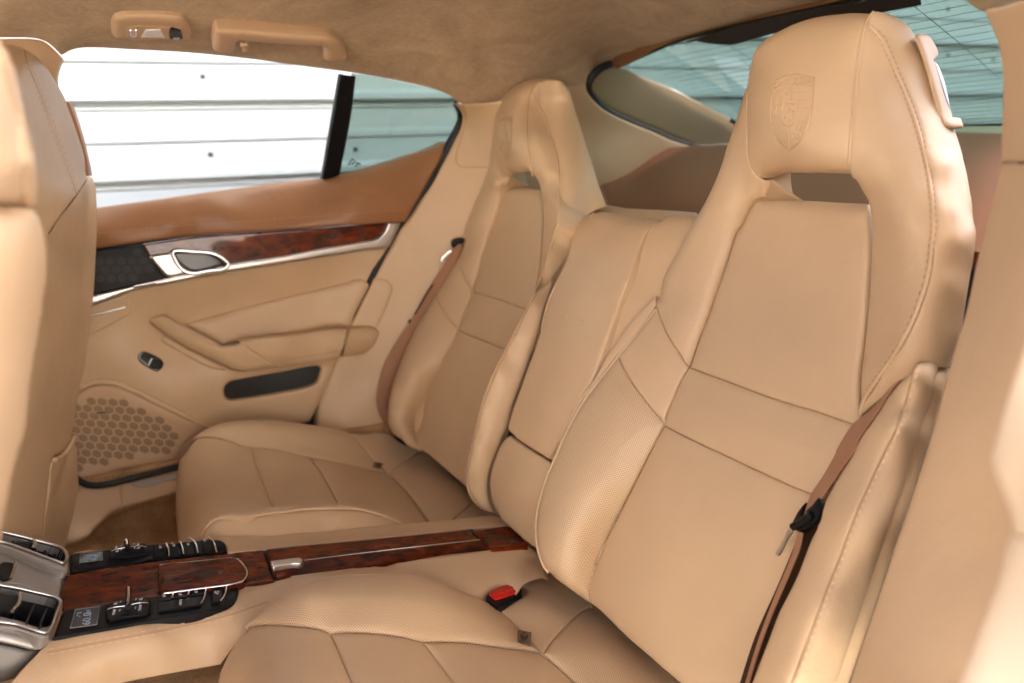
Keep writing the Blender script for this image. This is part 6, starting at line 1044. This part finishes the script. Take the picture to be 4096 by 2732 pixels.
panel('seat_shell', ns, M['hide'], [(C(P('T1', -200,1345, 140,1365, 300,1396, 335,1425, 355,1480, 358,1568), P('M1', 356,50, 350,300, 312,600, 262,900, 222,1200, 182,1540), P('B1', 160,40, 92,300, 50,560, 22,690, -20,800)), .025, .018), (P('B1', -20,800, -300,800), 0, 0), (C(P('B1', -300,800), P('T1', -200,1345)), 0, 0)], NB, .12, back=(-1, .2, 0), h=18)
# the body of each front seat behind the pieces in view
def seat_core(par, yc):
    for nm, prof_, wid in (('seat_core', [(-.36, .12), (-.26, .13), (-.19, .06), (-.17, -.25), (-.19, -.62), (-.26, -.76), (-.42, -.74), (-.40, -.45), (-.37, -.1)], .235), ('front_cushion', [(-.30, -.52), (-.70, -.46), (-.84, -.50), (-.86, -.60), (-.74, -.68), (-.30, -.72)], .25)):
        bm = bmesh.new(); rows = []
        for t, k in ((-1, .82), (-.86, .97), (0, 1), (.86, .97), (1, .82)):
            cx_ = sum(p[0] for p in prof_) / len(prof_); cz_ = sum(p[1] for p in prof_) / len(prof_)
            rows.append([bm.verts.new((cx_ + (x - cx_) * k, yc + t * wid, cz_ + (z - cz_) * k + H0)) for x, z in prof_])
        n_ = len(prof_)
        for a_, b_ in zip(rows, rows[1:]):
            for i_ in range(n_): bm.faces.new((a_[i_], a_[(i_ + 1) % n_], b_[(i_ + 1) % n_], b_[i_]))
        bm.faces.new(rows[0]); bm.faces.new(rows[-1][::-1])
        bmesh.ops.recalc_face_normals(bm, faces=bm.faces); bmesh.ops.bevel(bm, geom=bm.edges[:], offset=.012, segments=2, affect='EDGES')
        me = bpy.data.meshes.new(nm); bm.to_mesh(me); bm.free(); me.shade_smooth(); link(nm, me, M['hide'], par)
seat_core(fs, 1.49); seat_core(ns, .73)
# ================================================================== embossed crests on the rear headrests
def crest(seat_, fn, surf, r, name='embossed_crest'):
    A = lambda *v: fn(np.array(v, float).reshape(-1, 2))
    mb = MB()
    def line(q, rr=1.0, st=5): mb.tube(on(surf, smooth(q, st), r * .25), r * rr, False, 6)
    line(A(375,335, 365,500, 350,780, 362,900, 400,1050, 470,1200, 560,1310, 640,1365))
    line(A(640,1365, 760,1290, 860,1160, 940,980, 985,780, 1010,500, 1025,270))
    line(A(375,335, 480,270, 580,235, 700,212, 850,215, 1025,258)); line(A(390,465, 500,410, 600,375, 720,362, 860,365, 990,400))
    line(A(680,372, 672,500, 662,600)); line(A(640,1020, 648,1200, 642,1355))
    line(A(545,640, 530,760, 532,900, 560,970, 640,1012)); line(A(640,1012, 715,960, 755,880, 770,760, 780,605)); line(A(545,625, 660,610, 780,600), .7)
    for y0, y1, x0, x1 in ((490, 480, 690, 990), (610, 590, 690, 985), (725, 715, 790, 975), (840, 835, 790, 955), (875, 870, 375, 525), (985, 978, 395, 545), (1100, 1090, 420, 630), (1212, 1205, 500, 632)): line(A(x0, y0, x1, y1), .55)
    for dx, dy in ((0, 0), (-15, 125), (-20, 245)):                       # antlers, upper left
        line(A(620 + dx, 525 + dy, 540 + dx, 520 + dy, 450 + dx, 560 + dy), .8)
        for x in (450, 500, 550, 600): line(A(x + dx, 545 + dy, x + 30 + dx, 455 + dy), .8)
    for dx, dy in ((0, 0), (-50, 130), (-100, 245)):                     # antlers, lower right
        line(A(905 + dx, 970 + dy, 860 + dx, 945 + dy, 800 + dx, 945 + dy), .8)
        for x in (800, 845, 885): line(A(x + dx, 930 + dy, x + 15 + dx, 870 + dy), .8)
    line(A(640,720, 620,780, 585,830, 575,890, 620,870, 650,900, 640,950), .9); line(A(640,710, 675,760, 700,800, 720,760, 735,780), .9); line(A(700,800, 715,870, 700,920, 670,965), .9); line(A(650,760, 660,810), .9)
    o = mb.build(name, M['hide'], seat_, angle=60)
    for i, ch in enumerate('PORSCHE'):
        t0, t1 = (i + .06) / 7, (i + .90) / 7
        top = lambda t: A(395 + 600 * t, 352 - 300 * t + 215 * t * t)[0]; bot = lambda t: A(400 + 590 * t, 445 - 255 * t + 190 * t * t)[0]
        text_on('crest_letter', ch, [bot(t0), bot(t1), top(t1), top(t0)], surf, M['hide'], o, -.0002, bold=.02, hgt=r * 1.2)
    for i, ch in enumerate('STUTTGART'):
        t0, t1 = (i + .1) / 9, (i + .9) / 9
        text_on('crest_letter', ch, [A(562 + 195 * t0, 684)[0], A(562 + 195 * t1, 682)[0], A(562 + 195 * t1, 645)[0], A(562 + 195 * t0, 647)[0]], surf, M['hide'], o, -.0002, hgt=r * .8)
    return o
def _off(surf, o):
    class S_:
        uv = surf.uv
        def pts(s, q): q = np.asarray(q, float).reshape(-1, 2); return surf.pts(q) + surf.nrm(q) * o
        def nrm(s, q): return surf.nrm(q)
    return S_()
crest(seat, lambda v: np.array([3000, 250]) + v / 3.92, _off(SF, .0029), .0008)
_s = np.array([[375, 335, 1], [1025, 270, 1], [640, 1365, 1]], float); _d = P('T2', 1180,800, 1262,800, 1220,1070); _a = np.linalg.solve(_s, _d)
crest(seat2, lambda v: np.hstack([v, np.ones((len(v), 1))]) @ _a, _off(FF_, .0028), .0007)
# bezel of the screen on the back of the near headrest
BZ = Surf(*[(k, x, y, 'f', f) for k, x, y, f in [('T3',1605,250,0.071),('T3',1690,250,0.045),('T3',1750,380,0.031),('T3',1650,380,0.064),('T3',1730,680,0.048),('T3',1760,560,0.036),('T3',1850,800,0.013),('T3',1925,865,0.004),('T3',1790,840,0.036)]], sm=1e-6)
bz = panel('headrest_bezel', seat, M['plastic'], [(P('T3', 1604,262, 1612,244, 1630,236, 1660,240, 1690,252, 1715,285, 1742,335, 1754,372, 1748,398, 1722,420), .007, .005), (P('T3', 1722,420, 1735,470, 1762,565, 1800,690, 1848,802), .004, .003), (P('T3', 1848,802, 1880,804, 1908,812, 1920,840, 1928,868, 1880,874, 1835,870, 1800,852, 1772,805, 1735,690, 1692,525, 1650,385, 1615,290, 1604,262), .007, .005)], BZ, .012, off=.008, h=8, back='view')
panel('screen_glass', seat, plain('screen_glass_blue', (.02, .04, .09), .12, spec=.4), [(P('T3', 1718,422, 1742,440, 1790,560, 1842,790, 1852,806), .001, .0005), (P('T3', 1852,806, 1800,690, 1762,565, 1718,422), .001, .0005)], BZ, .004, off=.007, h=8, back='view')
piping('bezel_slot', seat, M['thread_dark'], P('T3', 1630,262, 1645,300, 1655,318), BZ, .0022, .0035)
